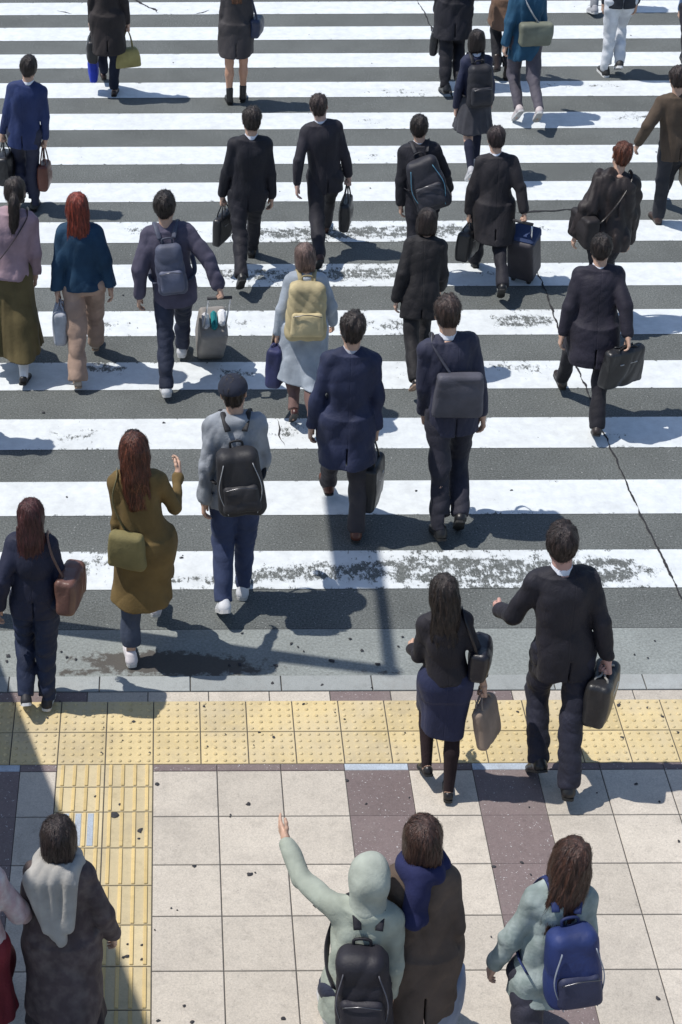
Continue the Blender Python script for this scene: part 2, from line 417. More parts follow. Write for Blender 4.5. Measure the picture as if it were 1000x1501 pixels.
def sheet(name, x0, x1, y0, y1, z, cell, m, blobs=(), base=0.0, edge=0.0, kind='structure', parent=None):
    nx = max(2, int(round((x1-x0)/cell))+1); ny = max(2, int(round((y1-y0)/cell))+1)
    X, Y = np.meshgrid(np.linspace(x0, x1, nx), np.linspace(y0, y1, ny), indexing='ij')
    V = np.stack([X.ravel(), Y.ravel(), np.full(X.size, z)], 1)
    i = np.arange(nx-1)[:, None]*ny+np.arange(ny-1)[None, :]
    Q = np.stack([i, i+ny, i+ny+1, i+1], -1).reshape(-1, 4)
    me = new_mesh(name, V, [Q], [m], smooth=False); o = link(name, me, parent)
    if kind and parent is None: o['kind'] = kind
    a = np.full(X.shape, base)
    for bx, by, rx, ry, st in blobs: a = a+st*np.exp(-((X-bx)/rx)**2-((Y-by)/ry)**2)
    if edge: a = a+edge*np.exp(-np.minimum(Y-y0, y1-Y)/.02)
    at = me.attributes.new('wear', 'FLOAT', 'POINT'); at.data.foreach_set('value', a.ravel().astype(np.float32))
    return o

YG0 = G(250, 922)[1]; YK1 = G(250, 991)[1]; YK0 = G(250, 1014)[1]; YT1 = G(250, 1029.2)[1]
X0, PS = -0.11736, 0.39773
YT0 = 8.84017-.6; YP = 8.17839
sheet('ground', -400, 400, -300, 900, -0.04, 1200, ground_mat('far_ground', (.2, .2, .2), 'plain'))
sheet('road', -60, 60, YG0, 70, 0.0, 130, M_ASPH)
gb = [(*G(215, 966), .5, .11, 1.05), (*G(300, 978), .5, .09, .95), (*G(110, 985), .3, .03, .5), (*G(560, 984), .2, .03, .5), (*G(40, 975), .15, .05, .3)]
sheet('gutter', -14, 16, YK1, YG0-.006, 0.001, .03, M_GUT, gb, .15, .25)
sheet('gutter_seam', -14, 16, YG0-.006, YG0, 0.0005, 30, M_TAR)
# stripes of the crossing
wear_px = [  # picture x, y, half width, half height (metres), strength : places where the paint has gone
 (450, 838, .55, .09, 1.0), (620, 835, .5, .13, 1.15), (760, 838, .55, .13, 1.3), (900, 835, .35, .13, 1.0), (350, 850, .3, .05, .8), (110, 835, .22, .10, .9), (150, 815, .15, .07, .6), (240, 850, .5, .05, .6), (20, 845, .2, .05, .7),
 (720, 740, .3, .12, .35), (420, 725, .4, .1, .25), (655, 725, .1, .1, .6), (85, 640, .18, .12, .5), (130, 640, .18, .12, .5), (250, 630, .4, .1, .25), (420, 632, .3, .12, .75), (900, 640, .35, .14, .45), (760, 632, .3, .1, .3), (690, 620, .2, .1, .5),
 (790, 545, .3, .12, .45), (620, 550, .35, .14, .6), (740, 538, .3, .06, .6), (330, 545, .3, .1, .4), (130, 540, .3, .06, .6), (170, 542, .25, .07, .55), (350, 550, .2, .1, .5),
 (745, 470, .22, .1, 1.0), (790, 470, .2, .1, .9), (150, 475, .2, .1, .55), (110, 470, .15, .12, .5), (330, 475, .5, .14, .6), (560, 475, .35, .12, .55), (190, 480, .3, .1, .35), (600, 480, .2, .1, .6),
 (390, 405, .5, .12, .8), (500, 402, .5, .12, .95), (590, 400, .35, .12, .7), (320, 400, .3, .1, .5), (730, 400, .3, .1, .7), (180, 405, .4, .1, .35), (800, 398, .2, .1, .4),
 (350, 342, .35, .12, .85), (440, 342, .4, .11, 1.1), (540, 340, .5, .12, 1.2), (640, 338, .3, .12, .9), (250, 338, .3, .1, .65), (200, 338, .25, .1, .6), (780, 335, .3, .08, .7), (700, 335, .3, .1, .6), (990, 330, .4, .12, .4),
 (350, 282, .4, .1, .3), (600, 280, .4, .1, .2), (560, 228, .5, .1, .5), (450, 228, .4, .1, .4), (120, 230, .4, .1, .35), (550, 178, .3, .1, .5), (500, 175, .4, .1, .3), (880, 125, .35, .06, .7), (800, 125, .3, .06, .5),
 (940, 170, .3, .08, .7), (890, 175, .3, .06, .5), (560, 133, .4, .1, .5), (620, 135, .3, .1, .5), (90, 90, .4, .1, .2), (480, 90, .5, .1, .25), (100, 10, .6, .1, .35), (220, 15, .8, .1, .4), (420, 10, .6, .1, .3), (700, 200, .2, .08, .5)]
wb = [(*G(a, b), c, d*1.35, e*.95) for a, b, c, d, e in wear_px]
YS, SP = 10.03868, .45719
for i in range(34):
    y0 = YS+SP*2*i; y1 = y0+SP; yc = (y0+y1)/2
    if i < 15: sheet('crossing_stripe', -5.5, 10.5, y0, y1, .004, .045, M_PAINT, [b for b in wb if abs(b[1]-yc) < .35], .22, .5)
    else: sheet('crossing_stripe', -9, 14, y0, y1, .004, .5, M_PAINT, (), .12, 0)

# cracks and joints in the road surface
def crack(pts, wid, jit, name, seed, z=.007):
    P = np.array([G(*p) for p in pts]); L_ = np.r_[0, np.cumsum(np.hypot(*np.diff(P, axis=0).T))]
    n = max(4, int(L_[-1]/.025)); s = np.linspace(0, L_[-1], n); rr = np.random.RandomState(seed)
    x = np.interp(s, L_, P[:, 0]); y = np.interp(s, L_, P[:, 1]); 
    d = np.stack([np.gradient(x), np.gradient(y)], 1); d /= np.linalg.norm(d, axis=1)[:, None]; nn = np.stack([-d[:, 1], d[:, 0]], 1)
    off = np.convolve(rr.normal(size=n+8), np.ones(5)/5, 'same')[4:n+4]*jit
    wv = wid*np.clip(1+.6*np.convolve(rr.normal(size=n+8), np.ones(3)/3, 'same')[4:n+4], .15, 2.2)
    taper = np.clip(np.minimum(np.arange(n), np.arange(n)[::-1])/6.0, .1, 1); wv = wv*taper
    A = np.stack([x, y], 1)+nn*(off+wv/2)[:, None]; B = np.stack([x, y], 1)+nn*(off-wv/2)[:, None]
    V = np.vstack([np.c_[A, np.full(n, z)], np.c_[B, np.full(n, z)]]); i = np.arange(n-1)
    o = link(name, new_mesh(name, V, [np.stack([i, i+1, i+1+n, i+n], 1)[:, ::-1]], [M_TAR], smooth=False)); o['kind'] = 'structure'
crack([(606, -8), (625, 22), (640, 62), (655, 110), (668, 160), (692, 225), (740, 315), (782, 383), (802, 432), (822, 490), (850, 545), (872, 605), (905, 680), (940, 755), (968, 812), (1003, 884), (1030, 940)], .014, .011, 'road_crack', 3)
crack([(193, -4), (212, 8), (222, 12), (232, 19)], .03, .03, 'road_crack', 4); crack([(285, 21), (300, 17), (306, 14)], .03, .02, 'road_crack', 5)
crack([(84, 15), (104, 21)], .03, .02, 'road_crack', 6); crack([(860, 9), (900, 7), (945, 9)], .02, .03, 'road_crack', 8)
crack([(905, -2), (903, 9), (900, 12)], .02, .02, 'road_crack', 9); crack([(752, 312), (800, 309), (858, 307), (880, 306)], .02, .012, 'road_crack', 10)
crack([(407, 613), (411, 628), (409, 640), (418, 655)], .012, .012, 'road_crack', 11); crack([(536, 990), (541, 1004), (545, 1013)], .014, .008, 'road_crack', 12)
crack([(855, 990), (858, 1003), (856, 1014)], .016, .008, 'road_crack', 13)

def slab(mb, x0, x1, y0, y1, zt, th=.03, gap=.0032, bev=.003):
    a, b, c, d = x0+gap, x1-gap, y0+gap, y1-gap; e = bev
    V = [(a, c, zt-th), (b, c, zt-th), (b, d, zt-th), (a, d, zt-th), (a, c, zt-e), (b, c, zt-e), (b, d, zt-e), (a, d, zt-e), (a+e, c+e, zt), (b-e, c+e, zt), (b-e, d-e, zt), (a+e, d-e, zt)]
    Q = [(8, 9, 10, 11)]
    for k in (0, 4):
        for i in range(4): j = (i+1) % 4; Q.append((k+i, k+j, k+4+j, k+4+i))
    mb.add(V, Q)
ZT = .004
sheet('pavement_bed', -14, 16, -3, YK1-.002, ZT-.006, 40, M_JOINT)
lt, br, bl, kb = MB(), MB(), MB(), MB()
# kerb stones
x = G(13, 1002)[0]-.6*22
rk = random.Random(4)
while x < 15:
    wd = .6; slab(kb, x, x+wd, YK0, YK1, ZT+.004, gap=.004); x += wd
# narrow border row behind the kerb : brown in line with the brown bands
def is_brown(xc):
    k = (xc-X0)/PS
    return (3 <= k % 7 < 4 and k > 0) or (5 <= k < 6) or (-3.6 <= k < -2.35) or (k > 7 and (k-3) % 5 < 1 and k > 12)
x = X0-PS*24
x = X0-.4*30+.03
while x < 14:
    mb = br if is_brown(x+.17) or -1.2 < x+.2 < -.75 else lt; slab(mb, x, x+PS, YT1, YK0, ZT, gap=.003); x += PS
# paving : columns
def col_kind(k):
    return 'b' if k in (3, 5, 15, 17, -7, -9) else 'l'
xl0 = X0-.6                              # left edge of the guiding strip
cols = [(X0+PS*k, X0+PS*(k+1), col_kind(k)) for k in range(0, 36)]
xa = xl0
xs = [(xa-.23, xa, 'l')]; xa -= .23
for k in range(24): xs.append((xa-PS, xa, 'b' if k in (0, 8) else 'l')); xa -= PS
for (a, b, kd) in cols+xs:
    mb = br if kd == 'b' else lt
    for r in range(28):
        if kd == 'b' : slab(mb, a, b, YP-PS*(r+1), YP-PS*r, ZT, gap=.0008, bev=.001)
        else: slab(mb, a, b, YP-PS*(r+1), YP-PS*r, ZT)
    slab(bl if kd == 'b' else br, a, b, YP, YT0, ZT, gap=.002)
lt.build('pale_paving', M_LIGHT, kind='structure'); br.build('brown_paving', M_BROWN, kind='structure'); bl.build('blue_grey_paving', M_BLUE, kind='structure')
kb.build('kerb', M_KERB, kind='structure')
# yellow warning tiles with their domes
tl = MB(); dm_t = None
def dome(mb, x, y, z, r, h):
    n = 10; V = []
    for rr, hh in ((1.0, 0), (.86, .55), (.6, .9), (.0001, 1.0)):
        for k in range(n): V.append((x+r*rr*math.cos(2*PI*k/n), y+r*rr*math.sin(2*PI*k/n), z+h*hh))
    Q = [(j*n+k, j*n+(k+1) % n, (j+1)*n+(k+1) % n, (j+1)*n+k) for j in range(3) for k in range(n)]; mb.add(V, Q)
for k in range(-24, 44):
    for r in range(2):
        x0 = X0+.3*k; y0 = YT0+.3*r; slab(tl, x0, x0+.3, y0, y0+.3, ZT)
        if -9 <= k <= 18:
            for a in range(5):
                for b in range(5): dome(tl, x0+.03+.06*a, y0+.03+.06*b, ZT, .0135, .008)
tl.build('yellow_warning_paving', M_YEL, kind='structure')
# yellow guiding tiles : four raised bars each, runs towards the viewer
rows = [YT0, G(225, 1153.5)[1], G(225, 1190)[1]]
while rows[-1] > -2: rows.append(rows[-1]-.3)
gf, gbm, gw = MB(), MB(), MB()
for c in range(2):
    for r in range(len(rows)-1):
        x0 = xl0+.3*c; slab(gf, x0, x0+.3, rows[r+1], rows[r], ZT)
        for q in range(4):
            xc = x0+.0375+.075*q; L_ = rows[r]-rows[r+1]
            gbm.box((xc, (rows[r]+rows[r+1])/2, ZT+.0035), (.021, L_-.018, .009), bev=.003)
            if c == 0 and r == 2 and q < 3: gw.box((xc+.0375, (rows[r]+rows[r+1])/2, ZT+.001), (.036, L_-.03, .004), bev=.001)
gf.build('yellow_guiding_paving', M_YELFLAT, kind='structure'); gbm.build('guiding_bars', M_YELBAR, kind='structure')
gw.build('pale_blue_paint_marks', M_BLUE, kind='structure')
# trodden chewing gum and chips
gum_px = [(88, 1029, 1), (20, 1031, 1), (70, 1053, 2), (196, 1058, 2), (299, 1036, 2), (152, 1067, 1), (164, 1087, 2), (180, 1086, 1), (219, 1104, 2), (149, 1105, 2), (304, 1095, 2), (330, 1077, 2), (445, 1033, 2), (491, 1045, 1),
 (505, 1055, 1), (401, 1081, 2), (372, 1093, 1), (380, 1074, 2), (594, 1075, 1), (759, 1044, 2), (714, 1066, 2), (679, 1103, 1), (870, 1033, 2), (907, 1034, 3), (950, 1038, 2), (971, 1051, 2), (912, 1082, 3), (993, 1074, 2), (985, 1094, 1),
 (364, 1179, 3), (337, 1198, 1), (509, 1145, 3), (537, 1179, 2), (600, 1170, 1), (776, 1184, 1), (932, 1150, 2), (967, 1176, 2), (995, 1234, 2), (875, 1163, 1), (230, 1150, 2.5), (338, 1195, 1), (285, 1270, 2.5), (366, 1282, 3), (374, 1280, 1.5),
 (462, 1328, 2.5), (251, 1332, 1), (260, 1335, 1), (227, 1364, 1), (270, 1475, 2), (282, 1499, 2), (415, 1494, 2.5), (469, 1443, 2), (232, 1497, 2.5), (765, 1265, 2), (778, 1283, 2), (791, 1296, 1), (724, 1271, 2), (964, 1464, 3), (720, 1374, 1),
 (140, 1168, 2), (176, 1180, 2), (168, 1195, 4), (205, 1218, 4), (203, 1230, 2), (187, 1385, 1.5), (208, 1386, 1.5), (187, 1403, 3), (208, 1407, 2), (181, 1404, 2),
 (12, 962, 3), (10, 970, 3), (98, 964, 2.4), (111, 967, 2.4), (90, 956, 1.5), (355, 929, 2), (352, 975, 3), (336, 976, 3), (404, 976, 2.6), (427, 944, 2.6), (437, 949, 1.6), (445, 955, 1.6), (531, 954, 2.6), (513, 937, 2.4), (486, 969, 3.6), (554, 974, 3.4), (590, 934, 2), (584, 948, 1.8), (609, 945, 2), (400, 1002, 2.6), (472, 1005, 2.4), (545, 1009, 2),
 (98, 729, 2), (266, 818, 2.6), (240, 620, 3), (750, 719, 2.2), (610, 720, 2), (64, 605, 2.5), (180, 433, 2.2), (190, 474, 2.2), (268, 815, 1), (456, 286, 1.6), (410, 281, 1), (543, 276, 2), (254, 92, 1.5), (453, 51, 1.5), (545, 93, 1.5), (925, 52, 2), (842, 10, 1.5), (40, 284, 1.5), (755, 106, 1.5), (962, 223, 1.5), (700, 775, 1.5), (640, 1000, 2), (960, 940, 2), (930, 960, 1.6), (950, 965, 1.4)]
gm = MB(); rg = random.Random(11)
for px, py, s in gum_px:
    cx, cy = G(px, py); r = .0050*s*rg.uniform(.8, 1.15)+.0015; n = 9; an = rg.uniform(0, 6); el = rg.uniform(.6, 1)
    P = []
    for k in range(n):
        a = 2*PI*k/n; q = r*rg.uniform(.6, 1.35); u, v = q*math.cos(a), q*math.sin(a)*el
        P.append((cx+u*math.cos(an)-v*math.sin(an), cy+u*math.sin(an)+v*math.cos(an)))
    V = [(x, y, .0075) for x, y in P]+[(cx+(x-cx)*.7, cy+(y-cy)*.7, .011) for x, y in P]+[(cx, cy, .012)]
    gm.add(V, [(k, (k+1) % n, n+(k+1) % n, n+k) for k in range(n)], [(n+k, n+(k+1) % n, 2*n) for k in range(n)])
gm.build('pavement_stains', M_GUM, kind='structure', smooth=True)

# ---------------------------------------------------------------- street furniture just outside the picture
def offx(z): return z/math.tan(R(SUN_EL))
M_STEEL = mat('paint', (.30, .31, .32)); M_BOX = mat('paint', (.20, .20, .21))
tx, ty = G(577, 984); hp = 5.5
pole = tag(link('traffic_signal', None), 'grey steel post with an arm holding three traffic lamps, outside the left edge', 'traffic signal')
pbx, pby = tx-offx(hp)*SDX, ty-offx(hp)*SDY; pole.location = (pbx, pby, 0)
a_end = G(545, 790)[1]-G(545, 984)[1]
mb = MB(); mb.tube([(0, 0, 0), (0, 0, 1.2), (0, 0, hp)], [.085, .075, .055], 16); mb.tube([(0, 0, 0), (0, 0, .05)], [.15, .14], 16); mb.build('post', M_STEEL, pole, True)
mb = MB(); mb.tube([(0, -.05, hp-.04), (0, a_end*.5, hp), (0, a_end+.5, hp)], [.045, .04, .035], 12); mb.build('arm', M_STEEL, pole, True)
mb = MB(); mb.box((0, a_end-.05, hp-.28), (.16, 1.15, .40), bev=.03); mb.tube([(0, a_end, hp-.1), (0, a_end, hp)], .03, 8); hd = mb.build('signal_head', M_BOX, pole)
for k in range(3):
    mb = MB(); mb.tube([(.08, a_end-.05+(k-1)*.36, hp-.28), (.16, a_end-.05+(k-1)*.36, hp-.27)], [.12, .12], 16, cap=False); mb.build('visor', M_BOX, hd)
    mb = MB(); mb.tube([(.081, a_end-.05+(k-1)*.36, hp-.28), (.095, a_end-.05+(k-1)*.36, hp-.28)], [.11, .10], 16); mb.build('lamp_lens', mat('paint', [(.05, .22, .14), (.3, .18, .03), (.3, .03, .02)][k]), hd, True)
# open-riser stair up to the footbridge the picture is taken from
st = tag(link('footbridge_stairs', None), 'grey steel footbridge stair with open risers, outside the left edge', 'stairs')
ysh, xsh = G(20, 1040)[1], G(22, 1040)[0]; xe, ye = G(213, 1497)
PH = .5; xsh -= offx(PH)*SDX; xe -= offx(PH)*SDX
dz = (xe-xsh)/(offx(1)*SDX); z0 = 2.6
xr = xsh-offx(z0)*SDX; yr0 = ysh-offx(z0)*SDY; yr1 = ye-offx(z0+dz)*SDY; sl = dz/(yr0-yr1)
yb = yr0+z0/sl; ZL = 6.0; yt = yr0-(ZL-z0)/sl; WD = 1.9
for s in (0, 1):
    x = xr-WD*s; mb = MB(); h = .17
    V = [(x+a, y, z+b) for a in (-.03, .03) for (y, z) in ((yb, .02), (yt, ZL)) for b in (-h, h)]
    V[0] = (x-.03, yb, 0); V[4] = (x+.03, yb, 0)
    mb.add(V, [(0, 1, 3, 2), (4, 6, 7, 5), (0, 4, 5, 1), (2, 3, 7, 6), (1, 5, 7, 3), (0, 2, 6, 4)]); mb.build('stringer', M_STEEL, st)
    if s == 0:
        mb = MB(); mb.add([(x+a, y, z+b) for a in (-.02, .02) for (y, z) in ((yb, .1), (yt, ZL)) for b in (0, PH)], [(0, 1, 3, 2), (4, 6, 7, 5), (0, 4, 5, 1), (2, 3, 7, 6), (1, 5, 7, 3), (0, 2, 6, 4)]); mb.build('parapet', M_STEEL, st); continue
    mb = MB(); mb.tube([(x, yb, .95), (x, yt, ZL+.95), (x, yt-6, ZL+.95)], .025, 8); mb.build('handrail', M_STEEL, st, True)
    mb = MB()
    for k in range(76):
        t = (k+.5)/76; y = yb+(yt-yb)*t; z = ZL*t; mb.tube([(x, y, z+.1), (x, y, z+.94)], .012, 6)
    mb.build('railing_bars', M_STEEL, st)
mb = MB(); nt_ = 36
for k in range(nt_):
    t = (k+1)/nt_; mb.box((xr-WD/2, yb+(yt-yb)*(t-.5/nt_), ZL*t), (WD-.08, .27, .04))
mb.build('treads', M_STEEL, st)
mb = MB(); mb.box((xr-WD/2, yt-3.1, ZL-.1), (WD, 6.0, .22)); mb.build('landing', M_STEEL, st)
for yy in (yt-.6, yt-5.4):
    mb = MB(); mb.tube([(xr-WD/2, yy, 0), (xr-WD/2, yy, ZL-.2)], .14, 14); mb.build('column', M_STEEL, st, True)

# ================================================================ people
# everything below is in metres for a person 1.72 m tall, then scaled; local +Y is the walking direction
def hand_mesh():
    """right hand, wrist at the origin, fingers towards -z, thumb side +y, palm towards -x"""
    out = {}
    for pose, (c1, c2, c3, sp) in {'relaxed': (22, 28, 20, 3.5), 'grip': (72, 82, 50, .5), 'open': (6, 10, 8, 6)}.items():
        f = Fld((-.10, -.07, -.21), (.035, .09, .04), .0042)
        f.rc((0, 0, .03), (0, .002, -.02), .026, .027, .01)
        for y0, y1 in ((-.022, -.030), (-.008, -.010), (.008, .010), (.022, .028)): f.rc((0, y0, -.015), (0, y1, -.088), .0155, .0125, .016)
        for i, (y, ln) in enumerate(((.029, .070), (.0095, .078), (-.0095, .072), (-.0275, .057))):
            p = np.array((0, y, -.088)); a = 0.0; rr = .0092
            for q, (cc, fr) in enumerate(((c1, .46), (c2, .31), (c3, .23))):
                a += R(cc*(1+.07*i)); s = R(sp*(1.5-i)); d = np.array((-math.sin(a), math.sin(s)*math.cos(a), -math.cos(a)))
                p2 = p+d*ln*fr*1.05; f.rc(p, p2, rr, rr-.0009, .005 if q else .009); p = p2; rr -= .0009
        if pose == 'grip': T = [(-.004, .026, -.028), (-.024, .046, -.058), (-.040, .036, -.084), (-.050, .016, -.094)]
        elif pose == 'open': T = [(-.004, .026, -.022), (-.012, .055, -.045), (-.016, .074, -.070), (-.016, .084, -.092)]
        else: T = [(-.004, .026, -.024), (-.016, .047, -.052), (-.024, .052, -.080), (-.030, .048, -.102)]
        for i in range(3): f.rc(T[i], T[i+1], .0125-.0012*i, .0115-.0014*i, .008)
        out[pose] = f.mesh()
    return out
HANDS = hand_mesh()
def head_mesh(female):
    f = Fld((-.10, -.13, -.235), (.10, .13, .125), .0062)
    j = .92 if female else 1.0
    f.ell((0, -.014, .030), (.075, .096, .084), k=.02)
    f.ell((0, .022, -.040), (.059*j, .066, .078), k=.03)
    f.rc((0, .058, -.096), (0, .052, -.09), .022*j, .026, .03)
    for s in (-1, 1):
        f.rc((s*.050*j, .0, -.062), (s*.02, .055, -.098), .018, .014, .03)       # jaw
        f.ell((s*.036, .068, -.022), (.022, .018, .018), k=.02)                    # cheek
        f.dent((s*.032, .094, .004), (.019, .016, .012), k=.010)                   # eye socket
        f.ell((s*.077, -.008, -.010), (.010, .020, .033), rotz(s*.35), k=.008)     # ear
        f.dent((s*.086, -.004, -.006), (.007, .010, .018), rotz(s*.35), k=.005)
    f.rc((0, .082, .024), (0, .087, .020), .012, .012, .02)
    f.rc((0, .090, .004), (0, .107, -.030), .0075, .0115, .010)
    for s in (-1, 1): f.ell((s*.011, .096, -.034), (.008, .010, .007), k=.006)
    f.ell((0, .085, -.058), (.022, .009, .0065), k=.005); f.ell((0, .083, -.068), (.019, .010, .0065), k=.004)
    nr = .047 if female else .054
    f.rc((0, -.022, -.05), (0, -.040, -.215), nr, nr+.006, .03)
    V, Q = f.mesh(); n = 10; m = 8; E = []; EQ = []
    for s in (-1, 1):
        o = len(E)
        for i in range(m+1):
            for k in range(n):
                t = PI*i/m; p = 2*PI*k/n; E.append((s*.032+.0115*math.sin(t)*math.cos(p), .0765+.0115*math.cos(t), .003+.0115*math.sin(t)*math.sin(p)))
        for i in range(m):
            for k in range(n): EQ.append((o+i*n+k, o+i*n+(k+1) % n, o+(i+1)*n+(k+1) % n, o+(i+1)*n+k, 2 if i < 2 else 1))
    return V, Q, np.array(E), np.array(EQ)
HEADS = {False: head_mesh(False), True: head_mesh(True)}
_hair = {}
def hair_mesh(kind, seed):
    key = (kind, seed)
    if key in _hair: return _hair[key]
    f = Fld((-.15, -.20, -.44 if kind in ('long', 'ponytail') else -.20), (.15, .16, .16), .0075)
    if kind in ('short', 'crop', 'grey_short'):
        t = .010 if kind == 'crop' else .017
        f.ell((0, -.018, .034), (.076+t, .098+t, .086+t*.9), k=.02); f.ell((0, -.066, -.022), (.060, .040, .048), k=.03)
        f.cut((0, .040, .045), (0, .9, -.62)); f.cut((0, -.05, -.066), (0, .35, -1)); f.cutbox((-.2, -.030, -.3), (.2, .2, .012))
        if kind == 'short': f.ell((.02, .055, .092), (.045, .040, .024), k=.02)
    if kind in ('bob', 'long', 'ponytail', 'bun'):
        t = .016 if kind in ('bob', 'long') else .009
        f.ell((0, -.018, .034), (.077+t, .100+t, .086+t), k=.02)
        f.ell((0, -.055, -.015), (.078, .066, .060), k=.03)
        f.cut((0, .052, .040), (0, .85, -.7))
    if kind == 'bob':
        for s in (-1, 1): f.ell((s*.062, .005, -.055), (.034, .062, .085), k=.03)
        f.ell((0, -.058, -.060), (.090, .058, .085), k=.03); f.cut((0, 0, -.128), (0, -.2, -1))
    if kind == 'long':
        f.rc((0, -.060, -.03), (0, -.085, -.16), .070, .075, .04)
        f.loft((0, -.095, 0), np.eye(3), (-.38, -.30, -.18, -.05, .02), (.070, .088, .098, .094, .07), (.022, .030, .038, .05, .05), (-.035, -.03, -.015, .01, .03), k=.04)
        for s in (-1, 1): f.ell((s*.068, .0, -.06), (.026, .055, .10), k=.03)
        f.cutbox((-.055, .055, -.4), (.055, .2, .04))
    if kind == 'ponytail':
        f.rc((0, -.118, .015), (0, -.135, .0), .026, .026, .01)
        P = smoothpath([(0, -.13, .0), (.006, -.168, -.05), (.012, -.165, -.16), (.004, -.145, -.28), (-.004, -.135, -.37)], 9)
        rr = [.026, .036, .040, .040, .037, .033, .027, .019, .008]
        for i in range(8): f.rc(P[i], P[i+1], rr[i], rr[i+1], .015)
        f.cut((0, -.05, -.075), (0, .35, -1)) if False else None
    if kind == 'bun': f.ell((0, -.105, .055), (.042, .038, .042), k=.012)
    if kind in ('bob', 'long', 'ponytail', 'bun'):
        f.cutbox((-.060, .072, -.4), (.060, .2, .048)); 
        if kind in ('ponytail', 'bun'): f.cutbox((-.2, -.02, -.12), (.2, .2, .005))
    f.folds(.0085 if kind in ('short', 'crop') else .0065, seed, (75, 60, 12), 4)
    V, Q = f.mesh(); V = np.array(V)
    rr = np.random.RandomState(seed); ph = rr.uniform(0, 6, 3)
    an = np.arctan2(V[:, 0], -V[:, 1]-.01); V[:, 2] += -.006*np.abs(np.sin(an*17+ph[0]))*(V[:, 2] < -.03)
    # loose strands lying over the mass, following the fall of the hair
    from mathutils.kdtree import KDTree
    me0 = new_mesh('tmp', V, [Q]); nn = np.zeros(len(V)*3); me0.vertices.foreach_get('normal', nn); nn = nn.reshape(-1, 3); bpy.data.meshes.remove(me0)
    kd = KDTree(len(V))
    for i, v in enumerate(V): kd.insert(v, i)
    kd.balance(); ns = 2600 if kind == 'long' else 1700; SV = []; SQ = []; n0 = len(V); st_ = .016 if kind in ('short', 'crop') else .026; crown = np.array((.012, -.055, .12))
    for q in range(ns):
        i = rr.randint(len(V)); p = V[i].copy(); lift = rr.uniform(.0005, .004)+(rr.rand() < .12)*rr.uniform(.002, .009); wd = rr.uniform(.0007, .0017); jit = rr.normal(size=3)*.28; base = len(SV)
        for s_ in range(5):
            co, j, _ = kd.find(p); nr = nn[j]
            d = (p-crown)*np.array((1, 1, .6)); d /= np.linalg.norm(d)+1e-6
            if kind not in ('short', 'crop') or p[2] < .05: d = d*.5+np.array((0, -.1, -1.0))
            d = d+jit; d -= nr*(d@nr); d /= np.linalg.norm(d)+1e-6; side = np.cross(nr, d); pp = np.array(co)+nr*lift*(1 if s_ < 4 else 1.8)
            w_ = wd*(1, 1, .9, .7, .25)[s_]; SV += [pp-side*w_, pp+side*w_]; p = np.array(co)+d*st_
        for s_ in range(4): a_ = n0+base+2*s_; SQ.append((a_, a_+1, a_+3, a_+2))
    V = np.vstack([V, np.array(SV)]); Q = np.vstack([Q, np.array(SQ)])
    _hair[key] = new_mesh('hair', V, [Q])
    return _hair[key]
_shoe = {}
def shoe_meshes(kind):
    """ankle joint at the origin, sole at z=-.085, toes towards +y"""
    if kind in _shoe: return _shoe[kind]
    f = Fld((-.07, -.11, -.09), (.07, .23, .12), .0055)
    if kind == 'sneaker':
        f.rc((0, -.035, -.045), (0, -.02, -.005), .040, .040, .03); f.rc((0, -.03, -.05), (0, .11, -.052), .038, .040, .03); f.rc((0, .02, -.01), (0, .11, -.045), .032, .028, .02)
        f.ell((.002, .150, -.058), (.044, .062, .032), k=.02); f.rc((0, .035, .004), (0, .05, .018), .016, .012, .012)
    elif kind in ('pump', 'loafer'):
        f.rc((0, -.04, -.050), (0, -.035, -.040), .032, .034, .02); f.rc((0, -.03, -.055), (0, .10, -.062), .031, .032, .02); f.ell((0, .130, -.066), (.034, .055, .022), k=.02)
        f.dent((0, .03, -.02), (.032, .075, .034), k=.006)
    elif kind == 'boot':
        f.rc((0, -.035, -.045), (0, -.012, .10), .040, .046, .03); f.rc((0, -.03, -.05), (0, .11, -.052), .036, .037, .03); f.ell((0, .145, -.060), (.038, .055, .028), k=.02)
    else:
        f.rc((0, -.038, -.045), (0, -.02, -.008), .037, .040, .03); f.rc((0, -.03, -.052), (0, .11, -.055), .035, .037, .03); f.rc((0, .0, -.015), (0, .09, -.048), .034, .028, .02)
        f.ell((0, .150, -.062), (.037, .066, .024), k=.02)
    f.cut((0, 0, -.076), (0, 0, -1)); V, Q = f.mesh(); up = new_mesh('shoe', V, [Q])
    mb = MB(); P = []
    wd = .046 if kind == 'sneaker' else .040
    for y, ww in ((-.077, .018), (-.068, .032), (-.04, wd*.86), (0, wd*.84), (.05, wd*.86), (.11, wd), (.16, wd*.98), (.195, wd*.68), (.212, wd*.25)): P.append((ww, y))
    out = P+[(-a, b) for a, b in P[::-1]]; n = len(out); V = [(a, b, -.085) for a, b in out]+[(a, b, -.070 if kind != 'sneaker' else -.060) for a, b in out]+[(0, .06, -.085), (0, .06, -.069 if kind != 'sneaker' else -.062)]
    mb.add(V, [(i, (i+1) % n, n+(i+1) % n, n+i) for i in range(n)], [(2*n, (i+1) % n, i) for i in range(n)]+[(2*n+1, n+i, n+(i+1) % n) for i in range(n)])
    so = new_mesh('sole', np.concatenate(mb.V), [mb.Q[0], mb.T[0]], smooth=False)
    _shoe[kind] = (up, so); return _shoe[kind]
def with_mat(me, m, cache={}):
    k = (me.name, m.name)
    if k not in cache:
        c = me.copy(); c.materials.clear(); c.materials.append(m); cache[k] = c
    return cache[k]

